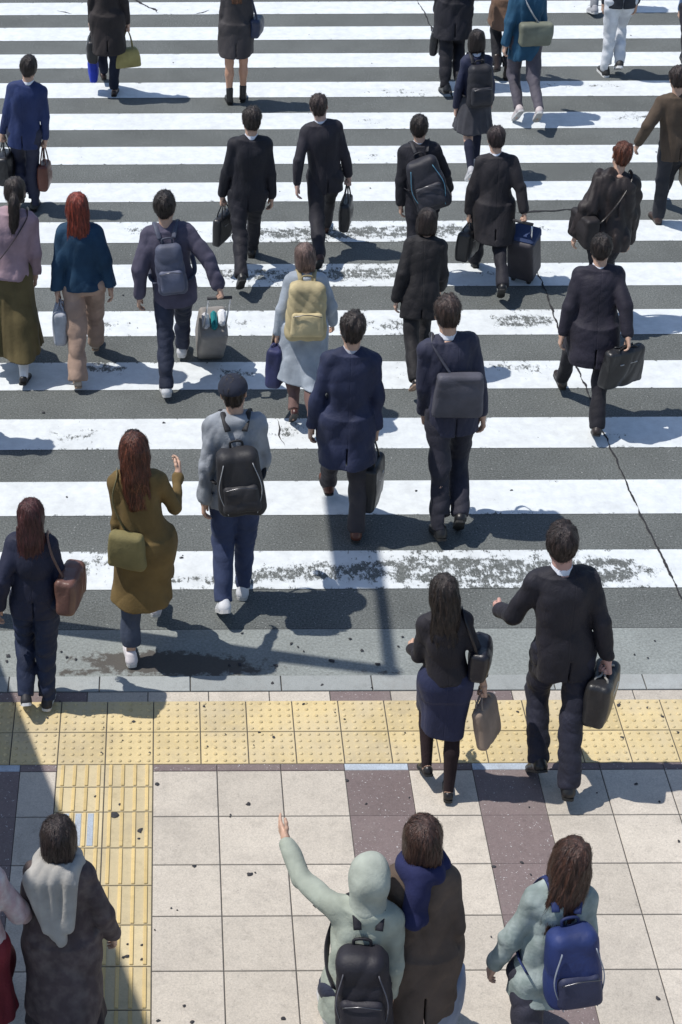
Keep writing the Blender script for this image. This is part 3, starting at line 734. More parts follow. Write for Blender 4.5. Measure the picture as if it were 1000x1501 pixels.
LEG = {  # thigh forward, knee bend, foot pitch (toes up), outward
 'heel': (28, 6, 14, -3), 'toe': (-23, 28, -44, -3), 'stand': (2, 4, 0, -4), 'swing': (22, 58, -25, -2), 'lift': (4, 54, -46, -1), 'back': (-17, 8, -12, -3), 'front': (26, 14, 0, -3), 'kick': (-8, 46, -56, -1), 'bigheel': (33, 8, 14, 2), 'bigtoe': (-30, 24, -50, -2)}
ARM = {  # swing forward, outward, elbow
 'hang': (0, 5, 10), 'fore': (24, 8, 28), 'rear': (-28, 10, 8), 'carry': (2, 8, 6), 'bent': (8, 14, 70), 'phone': (40, 12, 105), 'drag': (-26, 16, 4), 'mid': (10, 10, 18), 'reach': (95, 30, 12), 'out': (-20, 30, 30), 'hold': (14, 16, 95), 'strap': (50, 22, 120)}

def skeleton(H, sp):
    k = H/1.72; S = {'k': k, 'H': H}; fem = sp.get('f', False); S['f'] = fem
    bw = sp.get('build', .93)
    lean, side, tw = R(sp.get('lean', 4)*1.25), R(sp.get('side', 0)), R(sp.get('tw', 0))
    Rt = roty(side) @ rotx(-lean); S['Rt'] = Rt; S['tw'] = tw; S['bw'] = bw
    hip = .088*k
    legs = {}
    for i, s in (('L', -1), ('R', 1)):
        th, kn, fp, ou = sp['legs'][0 if s < 0 else 1] if not isinstance(sp['legs'][0 if s < 0 else 1], str) else LEG[sp['legs'][0 if s < 0 else 1]]
        th, kn, fp, ou = R(th*1.18), R(kn), R(fp), R(ou)
        h = np.array((s*hip, 0, 0)); d1 = np.array((s*math.sin(ou)*.6, math.sin(th), -math.cos(th))); d1 /= np.linalg.norm(d1); kneep = h+d1*.425*k
        a2 = th-kn; d2 = np.array((s*math.sin(ou)*.2, math.sin(a2), -math.cos(a2))); d2 /= np.linalg.norm(d2); ank = kneep+d2*.415*k
        Rf = rotz(-s*R(sp.get('toeout', 7))) @ rotx(fp)
        pts = [ank+Rf @ np.array(q)*k for q in ((0, -.075, -.085), (0, .20, -.085), (0, .13, -.085))]
        legs[i] = dict(hip=h, knee=kneep, ank=ank, Rf=Rf, low=min(p[2] for p in pts), pts=pts)
    z0 = -min(legs['L']['low'], legs['R']['low'])
    for l in legs.values():
        for q in ('hip', 'knee', 'ank'): l[q] = l[q]+np.array((0, 0, z0))
        P = [p+np.array((0, 0, z0)) for p in l['pts']]; l['pts'] = P
        l['ground'] = min(P, key=lambda p: p[2]) if abs(P[0][2]-P[1][2]) > .03 else (P[0]+P[1])/2
    S['legs'] = legs; S['P'] = np.array((0, 0, z0))
    S['T'] = lambda v: S['P']+Rt @ (np.array(v, float)*k)
    Rtw = rotz(tw)
    sw = (.138 if fem else .159)*bw; S['sw'] = sw
    arms = {}
    for i, s in (('L', -1), ('R', 1)):
        a = sp['arms'][0 if s < 0 else 1]; a = ARM[a] if isinstance(a, str) else a
        sh = S['P']+Rt @ (Rtw @ np.array((s*sw, 0, 0))+np.array((0, -.012, .460)))*k
        al, be, el = R(a[0]), R(a[1]), R(a[2]); inn = R(a[3]) if len(a) > 3 else 0
        d1 = np.array((s*math.sin(be), math.sin(al)*math.cos(be), -math.cos(al)*math.cos(be))); elb = sh+(Rt @ d1)*.285*k
        d2 = np.array((s*math.sin(be*.45-inn), math.sin(al+el)*math.cos(be*.45-inn), -math.cos(al+el)*math.cos(be*.45-inn))); d2 = Rt @ d2; wr = elb+d2*.245*k
        z = -d2; fwd = np.array((0, 1.0, 0)) if abs(d2[1]) < .8 else np.array((0, 0, 1.0)); y = fwd-z*(fwd@z); y /= np.linalg.norm(y); x = np.cross(y, z)
        arms[i] = dict(sh=sh, elb=elb, wr=wr, R=np.stack([x, y, z], 1), d=d2, grip=wr+d2*.085*k+(x*(-s)*.022 if True else 0)*k)
    S['arms'] = arms
    S['neck'] = S['T']((0, -.015, .525))
    ht, hn, hr = R(sp.get('turn', 0)), R(sp.get('nod', 0)), R(sp.get('tilt', 0))
    Rh = roty(side*.6+hr) @ rotx(-lean*.5-hn) @ rotz(ht); S['Rh'] = Rh
    S['hc'] = S['neck']+Rh @ np.array((0, .032, .163))*k
    S['top'] = S['hc']+Rh @ np.array((0, -.02, .122))*k
    return S

def place(sp):
    """work out height, sideways lean and ground position from feet and head"""
    yaw = R(sp.get('yaw', 0)); Ry = rotz(yaw); H = sp.get('H'); fixH = H is not None; H = H or 1.70; sp = dict(sp); side0 = sp.get('side', 0)
    foot = sp.get('foot'); head = sp.get('head')
    for it in range(14):
        S = skeleton(H, sp)
        if foot:
            g = G(foot[1], foot[2]); f = Ry @ S['legs'][foot[0]]['ground']; root = np.array((g[0]-f[0], g[1]-f[1], 0))
        else:
            t = Ry @ S['top']; g = G(head[0], head[1], t[2]); root = np.array((g[0]-t[0], g[1]-t[1], 0))
        if foot and head:
            t = root+Ry @ S['top']; p = project(*t)
            sc = CAM_F/(t[1]*math.cos(CAM_TH)-(t[2]-CAM_H)*math.sin(CAM_TH))
            if not fixH: H = min(1.9, max(1.48, H+(p[1]-head[1])/sc/.82*.8))
            side0 = max(-7, min(7, side0+math.degrees((head[0]-p[0])/sc/.75*.8))); sp['side'] = side0
    S['root'] = root; S['yaw'] = yaw; S['Ry'] = Ry; S['sp'] = sp
    t = root+Ry @ S['top']; S['err'] = np.array(project(*t))-np.array(head if head else project(*t))
    return S

def core_body(f, S, fem, cov=1.0):
    """skin surface of trunk, arms and legs"""
    k = S['k']; bw = S['bw']; P = S['P']
    W = np.array((.142, .150, .120, .136, .138, .10) if fem else (.138, .146, .130, .148, .152, .11))*k*bw
    D = np.array((.09, .105, .082, .100, .095, .055) if fem else (.09, .10, .088, .108, .105, .06))*k
    f.loft(P, S['Rt'], np.array((-.10, .0, .16, .32, .42, .51))*k, W, D, np.array((0, -.01, 0, 0, -.01, -.012))*k, tw=S['tw'], k=.03)
    for i, s in (('L', -1), ('R', 1)):
        a = S['arms'][i]; g = .92 if fem else 1.05
        f.rc(S['T']((0, -.02, .49)), a['sh'], .050*k, .042*k*g, .04)
        f.rc(a['sh'], a['elb'], .041*k*g, .034*k*g, .03); f.rc(a['elb'], a['wr'], .034*k*g, .0255*k*g, .015)
        l = S['legs'][i]
        f.rc(l['hip'], l['knee'], .082*k*cov, .052*k*cov, .03); kn = l['knee']; an = l['ank']; d = an-kn
        back = np.cross(d, np.array((1.0, 0, 0))); back /= np.linalg.norm(back); back = back if back[1] < 0 else -back
        f.rc(kn, kn+d*.35+back*.012*k, .050*k*cov, .050*k*cov, .02); f.rc(kn+d*.30+back*.012*k, an+d*.02, .050*k*cov, .031*k, .02)
        Rf = l['Rf']; f.rc(an+Rf @ np.array((0, -.03, -.045))*k, an+Rf @ np.array((0, .12, -.06))*k, .028*k, .024*k, .03)

def emit(f, name, m, par, S, inv=None):
    V, Q = f.mesh()
    if len(V) == 0: return None
    return link(name, new_mesh(name, V, [Q], [m]), par)

def bounds(S, kind):
    k = S['k']; pts = []
    if kind == 'top':
        for a in S['arms'].values(): pts += [a['sh'], a['elb'], a['wr']]
        pts += [S['T']((0, 0, .56)), S['T']((.22, .16, 0)), S['T']((-.22, -.16, 0))]
    if kind == 'legs':
        for l in S['legs'].values(): pts += [l['hip'], l['knee'], l['ank']]
        pts += [S['T']((.22, .15, .2)), S['T']((-.22, -.15, .2))]
    if kind == 'all': return tuple(a-.06 if i == 0 else a+.06 for i, a in enumerate((np.minimum(bounds(S, 'top')[0], bounds(S, 'legs')[0]), np.maximum(bounds(S, 'top')[1], bounds(S, 'legs')[1]))))
    pts = np.array(pts); return pts.min(0)-.10*k, pts.max(0)+.10*k

def top_garment(S, t, res, seed):
    """jackets, coats, shirts, jumpers"""
    k = S['k']; bw = S['bw']; fem = S['f']; P = S['P']; kind = t['k']; e = t.get('ease', .0)
    hem = t.get('hem', -.17); lo, hi = bounds(S, 'top')
    lo = lo.copy(); hi = hi.copy(); lo[2] = min(lo[2], P[2]+hem*k-.05)
    if hem < -.25:
        for l in S['legs'].values():
            for q in ('knee', 'ank'): 
                lo = np.minimum(lo, np.array((l[q][0]-.2, l[q][1]-.2, lo[2]))); hi = np.maximum(hi, np.array((l[q][0]+.2, l[q][1]+.2, hi[2])))
    f = Fld(lo, hi, res)
    if fem: W = [.178, .182, .150, .164, .162, .120]; D = [.130, .132, .108, .120, .112, .070]
    else: W = [.190, .190, .172, .186, .186, .135]; D = [.138, .138, .122, .134, .126, .075]
    W = (np.array(W)*.925+e)*k*bw; D = (np.array(D)*.95+e)*k
    if hem < -.24: W[2] = max(W[2], .93*W[1]); W[0] = W[1]*.99; D[2] = max(D[2], .93*D[1])
    f.loft(P, S['Rt'], np.array((min(-.16, max(hem, -.22)), .0, .17, .32, .43, .515))*k, W, D, np.array((-.004, -.008, 0, -.004, -.014, -.02))*k, n=2.35, tw=S['tw'], k=.02)
    if hem < -.24:                                                    # skirts of a coat follow the legs
        fl = t.get('flare', .05); z0 = hem*k
        f.loft(P, np.eye(3), [z0-.02, z0*.5, .06*k], [W[0]+fl*k, W[0]+fl*.5*k, W[1]], [D[0]+(fl+.05)*k, D[0]+(fl*.6+.03)*k, D[1]+.01*k], [t.get('trail', -.03)*k, -.02*k, 0], k=.05, fold=(5, .035, .05, seed))
        for l in S['legs'].values():
            f.rc(l['hip'], l['knee'], .085*k, .082*k, .12)
            if hem < -.40: f.rc(l['knee'], l['knee']+(l['ank']-l['knee'])*.6, .082*k, .084*k, .12)
    g = (.90 if fem else 1.0); sl = t.get('sleeve', 1.0)
    for i, s in (('L', -1), ('R', 1)):
        a = S['arms'][i]; c = S['T']((s*.06, -.022, .508))
        f.rc(c, a['sh']+(a['elb']-a['sh'])*.02+np.array((0, 0, .004)), (.046+e*.5)*k*g, (.058+e*.5)*k*g, .05)
        r0, r1, r2 = (.056+e)*k*g, (.047+e)*k*g, (.039+e*.8)*k*g
        if sl >= .99:
            f.rc(a['sh'], a['elb'], r0, r1, .025); f.rc(a['elb'], a['wr']-a['d']*.02*k, r1, r2, .012)
        else: f.rc(a['sh'], a['sh']+(a['elb']-a['sh'])*min(1, sl*2), r0, r1, .025)
        if sl > .5 and sl < .99: f.rc(a['elb'], a['elb']+(a['wr']-a['elb'])*(sl*2-1), r1, r2, .012)
    for q in t.get('extra', ()): f.rc(S['T'](q[0]), S['T'](q[1]), q[2]*k, q[3]*k, .04)
    f.folds(t.get('fold', .0085), seed, (11, 11, 7) if kind in ('suit', 'coat') else (13, 13, 9))
    f.folds(t.get('fold', .007)*.45, seed+50, (24, 24, 15))
    if kind in ('suit', 'coat', 'uniform'):
        if t.get('vent', True):
            c = P+S['Rt'] @ np.array((0, -.15, max(hem, -.22)))*k; L_ = .17*k
            f.cutbox((c[0]-.0045, c[1]-.06, P[2]+hem*k-.1), (c[0]+.0045, c[1]+.045, P[2]+hem*k+L_))
        f.rc(S['T']((-.05, -.045, .525)), S['T']((.05, -.045, .525)), .022*k, .022*k, .015)    # collar roll
    if kind in ('hoodie',): f.ell(S['T']((0, -.085, .505)), (.085*k, .05*k, .055*k), k=.03); f.rc(S['T']((-.07, -.0, .53)), S['T']((.07, -.0, .53)), .035*k, .035*k, .03)
    if kind in ('knit', 'shirt'): f.rc(S['T']((-.035, -.03, .53)), S['T']((.035, -.03, .53)), .032*k, .032*k, .02)
    if kind == 'shawl':
        f.loft(S['P'], S['Rt'], np.array((.24, .36, .46, .54))*k, np.array((.25, .24, .20, .09))*k, np.array((.17, .17, .14, .09))*k, k=.03, fold=(7, .05, .6, 2.0))
    f.dent(S['T']((0, .012, .575)), (.052*k, .055*k, .045*k), k=.01)
    f.cut(P+np.array((0, 0, hem*k)) if hem < -.24 else S['T']((0, 0, hem)), (0, 0, -1) if hem < -.24 else -S['Rt'][:, 2]) if True else None
    return f

def bottom_garment(S, b, res, seed):
    fem = S['f']; k = S['k']; P = S['P']; bw = S['bw']; lo, hi = bounds(S, 'legs'); f = Fld(lo, hi, res); kind = b['k']; w_ = b.get('wide', 0)
    W = np.array((.150, .152, .112 if fem else .125))*k*bw; D = np.array((.112, .115, .080))*k
    f.loft(P, S['Rt'], np.array((-.10, .0, .15))*k, W, D, np.array((-.005, -.012, 0))*k, k=.03)
    if kind in ('trousers', 'cropped', 'jeans'):
        for l in S['legs'].values():
            sg = np.sign(l['hip'][0]); d = l['ank']-l['knee']; en = .80 if kind == 'cropped' else 1.0
            f.rc(l['hip']+np.array((sg*.006*k, -.01*k, -.02*k)), l['knee'], (.094+w_*.3)*k, (.068+w_)*k, .03)
            f.rc(l['knee'], l['knee']+d*en, (.068+w_)*k, (.060+w_)*k if kind != 'jeans' else .050*k, .02)
        f.folds(b.get('fold', .008), seed, (9, 12, 15)); f.folds(.0034, seed+9, (20, 24, 26))
        for l in S['legs'].values():
            d = l['ank']-l['knee']; en = .86 if kind == 'cropped' else (1.02 if kind == 'jeans' else 1.07); c = l['knee']+d*en; d = d/np.linalg.norm(d)
            sl, x, y, z = f.sub(c-.11*k, c+.11*k, 0)
            pl = (x-c[0])*d[0]+(y-c[1])*d[1]+(z-c[2])*d[2]; f.F[sl] = np.maximum(f.F[sl], pl)
    else:                                                                # skirts
        hem = b['hem']; fl = b.get('flare', .06); z0 = hem*k; cnt = b.get('pleats', 6)
        f.loft(P, np.eye(3), [z0-.02, z0*.5, .0, .12*k], [W[0]+fl*k, W[0]+fl*.6*k, W[1], W[2]], [D[0]+(fl+.02)*k, D[0]+fl*.7*k, D[1], D[2]], [b.get('trail', -.02)*k, -.01*k, -.005, 0], k=.03, fold=(cnt, b.get('amp', .06), .08, seed))
        for l in S['legs'].values():
            f.rc(l['hip'], l['knee'], .095*k, (.070+fl*.3)*k, .07)
            if hem < -.45: f.rc(l['knee'], l['ank'], (.075+fl*.3)*k, (.075+fl*.3)*k, .09)
        f.folds(b.get('fold', .006), seed, (12, 12, 4)); f.cut(P+np.array((0, 0, z0)), (0, 0, -1))
    return f

def place_obj(o, S): o.location = Vector(S['root'].tolist()); o.rotation_euler = (0, 0, S['yaw'])
_pcount = [0]
GROUP = 'pedestrians crossing away from the viewer'
def person(sp):
    _pcount[0] += 1; seed = 100+_pcount[0]*7
    S = place(sp); k = S['k']; fem = S['f']; sp = S['sp']
    g_ = CAM_F/math.hypot(S['root'][1], CAM_H)               # pixels of the full picture per metre, sets the mesh density
    res = .0078 if g_ > 210 else (.0092 if g_ > 150 else .011)
    sk = sp.get('skin', (.52, .33, .24)); msk = mat('skin', sk)
    # ---- body : one mesh (trunk + limbs, head, hands)
    lo, hi = bounds(S, 'all'); f = Fld(lo, hi, .013); core_body(f, S, fem, .80 if sp['bottom']['k'] in ('trousers', 'jeans', 'cropped') else 1.0); V, Q = f.mesh(); VV = [V]; QQ = [Q]; MI = [np.zeros(len(Q), int)]; n = len(V)
    hv, hq, ev, eq = HEADS[fem]; A = S['hc']+(hv*k) @ S['Rh'].T; VV.append(A); QQ.append(hq+n); MI.append(np.zeros(len(hq), int)); n += len(A)
    A = S['hc']+(ev*k) @ S['Rh'].T; VV.append(A); QQ.append(eq[:, :4]+n); MI.append(eq[:, 4]); n += len(A)
    for i, s in (('L', -1), ('R', 1)):
        hp_ = sp.get('hands', ('relaxed', 'relaxed'))[0 if s < 0 else 1]; v, q = HANDS[hp_]; v = v*np.array((s, 1, 1))*(.93 if fem else 1.0)
        a = S['arms'][i]; A = a['wr']+(v*k) @ a['R'].T; VV.append(A); QQ.append((q if s > 0 else q[:, ::-1])+n); MI.append(np.zeros(len(q), int)); n += len(A)
    me = new_mesh('person', np.concatenate(VV), [np.concatenate(QQ)], [msk, mat('eye', (.75, .74, .72)), mat('eye', (.03, .02, .015))], np.concatenate(MI))
    o = link('person', me); place_obj(o, S); tag(o, sp['label'], 'person', GROUP)
    # ---- hair / hat
    hk, hc = sp['hair']; col = hc
    if hk: link('hair', with_mat(hair_mesh(hk, sp.get('hseed', _pcount[0] % 3)), mat('hair', col)), o, M4(S['Rh']*k*np.array((.95, .96, .98)), S['hc']))
    if sp.get('cap'):
        f = Fld((-.13, -.15, -.03), (.13, .22, .16), .0075); f.ell((0, -.014, .040), (.100, .122, .092), k=.01); f.cut((0, 0, .022), (0, -.05, -1)); f.ell((0, .11, .022), (.072, .085, .010), rotx(-.15), k=.012)
        V, Q = f.mesh(); link('cap', new_mesh('cap', V, [Q], [mat('fabric', sp['cap'])]), o, M4(S['Rh']*k, S['hc']))
    # ---- clothes
    b = sp['bottom']
    if b: emit(bottom_garment(S, b, res, seed+1), b.get('name', 'trousers' if b['k'] != 'skirt' else 'skirt'), mat(b.get('m', 'suiting'), b['c']), o, S)
    t = sp['top']; emit(top_garment(S, t, res, seed), t.get('name', 'jacket'), mat(t.get('m', 'suiting'), t['c'], t.get('c2')), o, S)
    if t.get('collar'):
        f = Fld(S['T']((-.09, -.12, .47)), S['T']((.09, .10, .60)), .006)
        c = S['T']((0, -.014, .535)); up = (S['hc']-c); up /= np.linalg.norm(up)
        f.rc(c-up*.02, c+up*.026*k, .0655*k, .060*k, 0)
        for q in (.0,): f.F = np.maximum(f.F, -(np.sqrt((f.ax[0][:, None, None]-c[0])**2+(f.ax[1][None, :, None]-c[1])**2+0*f.ax[2][None, None, :])-.050*k)); 
        f.cut(c+up*.036*k, up); f.cut(c-up*.02*k, -up)
        emit(f, 'shirt_collar', mat('fabric', t['collar']), o, S)
    for nm, z0, z1, r0, r1, c, mk in sp.get('socks', ()):       # socks, tights: shell round the lower leg
        for l in S['legs'].values():
            f = Fld(np.minimum(l['hip'], np.minimum(l['knee'], l['ank']))-.13, np.maximum(l['hip'], np.maximum(l['knee'], l['ank']))+.13, .011)
            kn, an = l['knee'], l['ank']; d = an-kn; back = np.cross(d, np.array((1.0, 0, 0))); back /= np.linalg.norm(back); back = back if back[1] < 0 else -back
            if z0 < 0: f.rc(l['hip'], kn, .090*k, .057*k, .02)
            a0 = max(0, z0); f.rc(kn+d*a0+back*.012*k*(a0 > .1), kn+d*.35+back*.012*k if a0 < .35 else kn+d*(a0+.1), .0545*k if a0 < .4 else .045*k, .0545*k if a0 < .35 else .042*k, .01)
            f.rc(kn+d*max(.32, a0)+back*.012*k*(a0 < .35), an+d*.04, (.0545 if a0 < .4 else .043)*k, .036*k, .01)
            emit(f, nm, mat('fabric', c), o, S)
    sh = sp.get('shoes', ('dress', (.02, .02, .022))); up, so = shoe_meshes(sh[0])
    sc_ = sh[2] if len(sh) > 2 else ((.5, .5, .5) if sh[0] == 'sneaker' else (.02, .02, .02))
    for l in S['legs'].values():
        so_k = k*(.93 if fem else 1.0); s_ = link('shoe', with_mat(up, mat('leather' if sh[0] != 'sneaker' else 'rubber', sh[1])), o, M4(l['Rf']*so_k, l['ank']))
        link('sole', with_mat(so, mat('rubber', sc_)), s_)
    S['obj'] = o
    print('person %-34s H %.2f side %.1f err %5.1f %5.1f  root %.2f %.2f' % (sp['label'][:34], S['H'], sp.get('side', 0), *S['err'], *S['root'][:2]))
    return S

# ================================================================ bags and luggage
def world(S, p): return S['root']+S['Ry'] @ np.array(p, float)
_bag = {}
def bagmesh(key, fn):
    if key not in _bag:
        V, Q = fn().mesh(); _bag[key] = new_mesh(key[0], V, [Q])
    return _bag[key]
def box_field(w, h, d, r, res, seed, fold=.005, taper=1.0, bulge=0.0, lo_c=(0, 0)):
    f = Fld((-w/2-.04, -d/2-.04-bulge, -h/2-.03), (w/2+.04, d/2+.04+bulge, h/2+.03), res)
    x, y, z = f.ax[0][:, None, None], f.ax[1][None, :, None], f.ax[2][None, None, :]
    t = (z+h/2)/h; ww = w/2*(1+(taper-1)*t); dd = d/2*(1+.0*t)+bulge*np.sin(np.clip(t, 0, 1)*PI)*np.cos(np.clip(x/w*PI, -1.5, 1.5))
    qx, qy, qz = np.abs(x)-ww+r, np.abs(y)-dd+r, np.abs(z)-h/2+r
    f.F = (np.sqrt(np.maximum(qx, 0)**2+np.maximum(qy, 0)**2+np.maximum(qz, 0)**2)+np.minimum(np.maximum(qx, np.maximum(qy, qz)), 0)-r).astype(np.float32)
    f.folds(fold, seed, (16, 16, 12)); return f
def handbag(S, side, label, cat='bag', name='handbag', w=.38, h=.28, d=.11, drop=.12, col=(.02, .02, .022), m='leather', taper=.86, turn=90, hcol=None, seed=1, two=True, strapw=.007, swing=0, fold=.005, group=None, stuff=None):
    """bag hanging from a hand; its own top-level object"""
    a = S['arms'][side]; k = S['k']; g = world(S, a['grip'])
    me = with_mat(bagmesh(('bag', w, h, d, taper, seed, fold), lambda: box_field(w, h, d, min(.03, d*.4), .008, seed, fold, taper, .02)), mat(m, col))
    o = link(name, None); o.location = Vector(g.tolist()); o.rotation_euler = (R(swing), 0, S['yaw']+R(turn)); tag(o, label, cat, group)
    b = link('bag_body', me, o); b.location = (0, 0, -drop-h/2)
    hm = mat('leather', hcol or tuple(c*.8 for c in col))
    for s in ((-1, 1) if two else (1,)):
        mb = MB(); hw = w*taper*.26; P = smoothpath([(-hw, s*d*.28, -drop-.05), (-hw, s*d*.28, -drop+.01), (-hw*.62, s*.012, -drop*.35), (0, s*.006, .004), (hw*.62, s*.012, -drop*.35), (hw, s*d*.28, -drop+.01), (hw, s*d*.28, -drop-.05)], 20)
        mb.tube(P, strapw, 8); mb.build('handle', hm, o, True)
    if m == 'leather':
        for e in (-1, 1): mb = MB(); mb.box((0, e*(d/2+.012), -drop-h*.32), (w*.5*taper, .012, .01), bev=.003); mb.build('zip', mat('metal', (.5, .5, .5)), o)
    if stuff:
        for (x, y, hh, c) in stuff:
            mb = MB(); mb.box((x, y, -drop+hh/2-.03), (.10, .012, hh), rot=rotx(.12), bev=.004); mb.build('rolled_paper', mat('fabric', c), o)
    return o
def backpack(S, label, col, w=.30, h=.42, d=.15, col2=None, s0=.30, xo=0.0, tilt=0, m='nylon', straps=True, trim=None, seed=2, group=None, pocket=True, one=False):
    k = S['k']; Rt = S['Rt'] @ rotz(S['tw']*.8); back = (.145 if not S['f'] else .130)+.0; c = S['P']+Rt @ (np.array((xo, -back-d/2+.012, s0))*k)
    o = link('backpack', None); M = Matrix.Translation(S['root'].tolist()) @ Matrix.Rotation(S['yaw'], 4, 'Z') @ M4(Rt @ roty(R(tilt)), c); o.matrix_world = M; tag(o, label, 'backpack', group)
    link('pack_body', with_mat(bagmesh(('pack', w, h, d, seed), lambda: box_field(w, h, d, .055, .009, seed, .008, .84, .02)), mat(m, col)), o)
    if pocket:
        p = link('front_pocket', with_mat(bagmesh(('pocket', w, h, d, seed+1), lambda: box_field(w*.78, h*.42, .06, .028, .008, seed+1, .006, .92, .012)), mat(m, col2 or tuple(min(1, q*1.25) for q in col))), o); p.location = (0, -d/2-.012, -h*.18)
        mb = MB(); mb.tube(smoothpath([(-w*.34, -d/2-.048, -h*.02), (0, -d/2-.062, .012), (w*.34, -d/2-.048, -h*.02)], 12), .0035, 6); mb.build('zip', mat('metal', (.16, .16, .17)), o, True)
    mb = MB(); mb.tube(smoothpath([(-.04, d/2-.04, h/2-.01), (-.035, d/2-.04, h/2+.035), (.035, d/2-.04, h/2+.035), (.04, d/2-.04, h/2-.01)], 12), .008, 8); mb.build('grab_handle', mat(m, tuple(q*.7 for q in col)), o, True)
    if trim:
        for s in (-1, 1):
            mb = MB(); mb.tube(smoothpath([(s*w*.30, -d/2-.018, -h*.42), (s*w*.44, -d/2-.012, -.02), (s*w*.30, -d/2-.02, h*.36)], 14), .006, 8, flat=.5); mb.build('trim', mat('fabric', trim), o, True)
    if straps:
        inv = (Rt @ roty(R(tilt))).T
        for s in ((-1, 1) if not one else (one,)):
            sb = S['sw']/.165
            pts = [(s*.055, -.150, .47), (s*.080*sb, -.105, .525), (s*.095*sb, -.03, .562), (s*.105*sb, .05, .545), (s*.12*sb, .125, .45), (s*.15*sb, .16, .32), (s*.20*sb, .10, .17), (s*.205*sb, -.04, .11), (s*.14, -.165, .10)]
            W_ = [inv @ (S['T'](p)-c) for p in pts]; mb = MB(); mb.tube(smoothpath(W_, 34), .021*k, 8, flat=.28, up=None); mb.build('strap', mat(m, tuple(q*.8 for q in col)), o, True)
    return o
def shoulderbag(S, side, label, col, w=.30, h=.24, d=.10, z=-.02, yo=-.05, xo=.24, m='leather', cross=False, seed=5, taper=.9, turn=75, strapc=None, group=None, name='shoulder_bag'):
    """bag hanging at the hip from a strap over a shoulder"""
    s = -1 if side == 'L' else 1; k = S['k']; c = S['P']+S['Rt'] @ (np.array((s*xo, yo, z))*k); yaw = S['yaw']
    o = link(name, None); o.location = Vector(world(S, c).tolist()); o.rotation_euler = (0, 0, yaw+R(turn)*s); tag(o, label, 'bag', group)
    link('bag_body', with_mat(bagmesh(('bag', w, h, d, taper, seed), lambda: box_field(w, h, d, min(.03, d*.4), .008, seed, .006, taper, .02)), mat(m, col)), o)
    f = rotz(-R(turn)*s); e = -s if cross else s
    top = (e*.10, -.01, .565); e2 = [(e*.105, -.10, .50), (e*.105, .09, .49)]
    B = [np.array(c)+rotz(R(turn)*s) @ np.array((q*w*.42, 0, h*.42)) for q in (-1, 1)]
    B.sort(key=lambda p: p[1])
    if cross: pts = [B[0], S['T']((s*.12, -.165, .12)), S['T']((0, -.175, .30)), S['T'](e2[0]), S['T'](top), S['T'](e2[1]), S['T']((0, .165, .30)), S['T']((s*.14, .15, .10)), B[1]]
    else: pts = [B[0], S['T']((s*(xo-.01), -.10, .15)), S['T']((s*.16, -.13, .40)), S['T']((s*.12, -.07, .535)), S['T']((s*.12, .0, .552)), S['T']((s*.13, .09, .49)), S['T']((s*.16, .13, .36)), S['T']((s*(xo-.01), .10, .12)), B[1]]
    L_ = [f @ (p-c) for p in pts]; mb = MB(); mb.tube(smoothpath(L_, 40), .013, 8, flat=.35); mb.build('strap', mat('leather', strapc or tuple(q*.8 for q in col)), o, True)
    return o
def suitcase(S, side, label, px, col, w=.36, h=.52, d=.22, handle=.42, group=None, panel=None, stuff=()):
    """wheeled case standing on the ground behind the hand that pulls it"""
    g = world(S, S['arms'][side]['grip']); gx, gy = G(*px); o = link('suitcase', None); o.location = (gx, gy, 0)
    hdir = math.atan2(g[1]-gy, g[0]-gx)-PI/2; tiltz = math.atan2(math.hypot(g[0]-gx, g[1]-gy), g[2]); o.rotation_euler = (0, 0, hdir); tag(o, label, 'suitcase', group)
    T = rotx(-min(tiltz, R(42))); Mx = M4(T, (0, 0, .04)); tl = math.sqrt((g[0]-gx)**2+(g[1]-gy)**2+(g[2]-.04)**2)
    b = link('case_shell', with_mat(bagmesh(('case', w, h, d), lambda: box_field(w, h, d, .035, .009, 3, .0015, 1, .004)), mat('rubber', col)), o); b.matrix_basis = Mx @ Matrix.Translation((0, 0, h/2+.03))
    mb = MB()
    for q in range(5): mb.box(((q-2)*w*.17, -d/2-.006, h/2+.03), (.016, .012, h*.82), bev=.004)
    e = mb.build('ribs', mat('rubber', panel or tuple(q*.8 for q in col)), o); e.matrix_basis = Mx
    for s in (-1, 1):
        mb = MB(); mb.tube([(s*.09, .06, h), (s*.09, .03, tl-.02)], .008, 8); e = mb.build('pull_rod', mat('metal', (.75, .76, .78)), o, True); e.matrix_basis = Mx
        for yy in (-.07, .07):
            mb = MB(); mb.tube([(s*(w/2-.05)-.014, yy, -.0), (s*(w/2-.05)+.014, yy, -.0)], .028, 12); mb.box((s*(w/2-.05), yy, .025), (.045, .04, .03)); e = mb.build('wheel', mat('rubber', (.03, .03, .03)), o); e.matrix_basis = Mx
    mb = MB(); mb.tube([(-.10, .03, tl-.01), (.10, .03, tl-.01)], .014, 10); e = mb.build('grip', mat('rubber', (.04, .04, .045)), o, True); e.matrix_basis = Mx
    for (x, y, z, sz, c) in stuff:
        mb = MB(); mb.box((x, y, z), sz, bev=.02); e = mb.build('top_pouch', mat('fabric', c), o); e.matrix_basis = Mx
    return o

# ================================================================ the crowd
BLK, CHAR, NVY = (.0125, .0122, .018), (.022, .022, .028), (.016, .021, .048)
HB, HD, HR = (.020, .014, .012), (.042, .024, .016), (.12, .028, .015)
SUIT = lambda c=BLK, **k: dict(k='suit', c=c, collar=(.72, .74, .80), **k)
TR = lambda c=BLK, **k: dict(k='trousers', c=c, **k)
DRESS = ('dress', (.012, .012, .013))

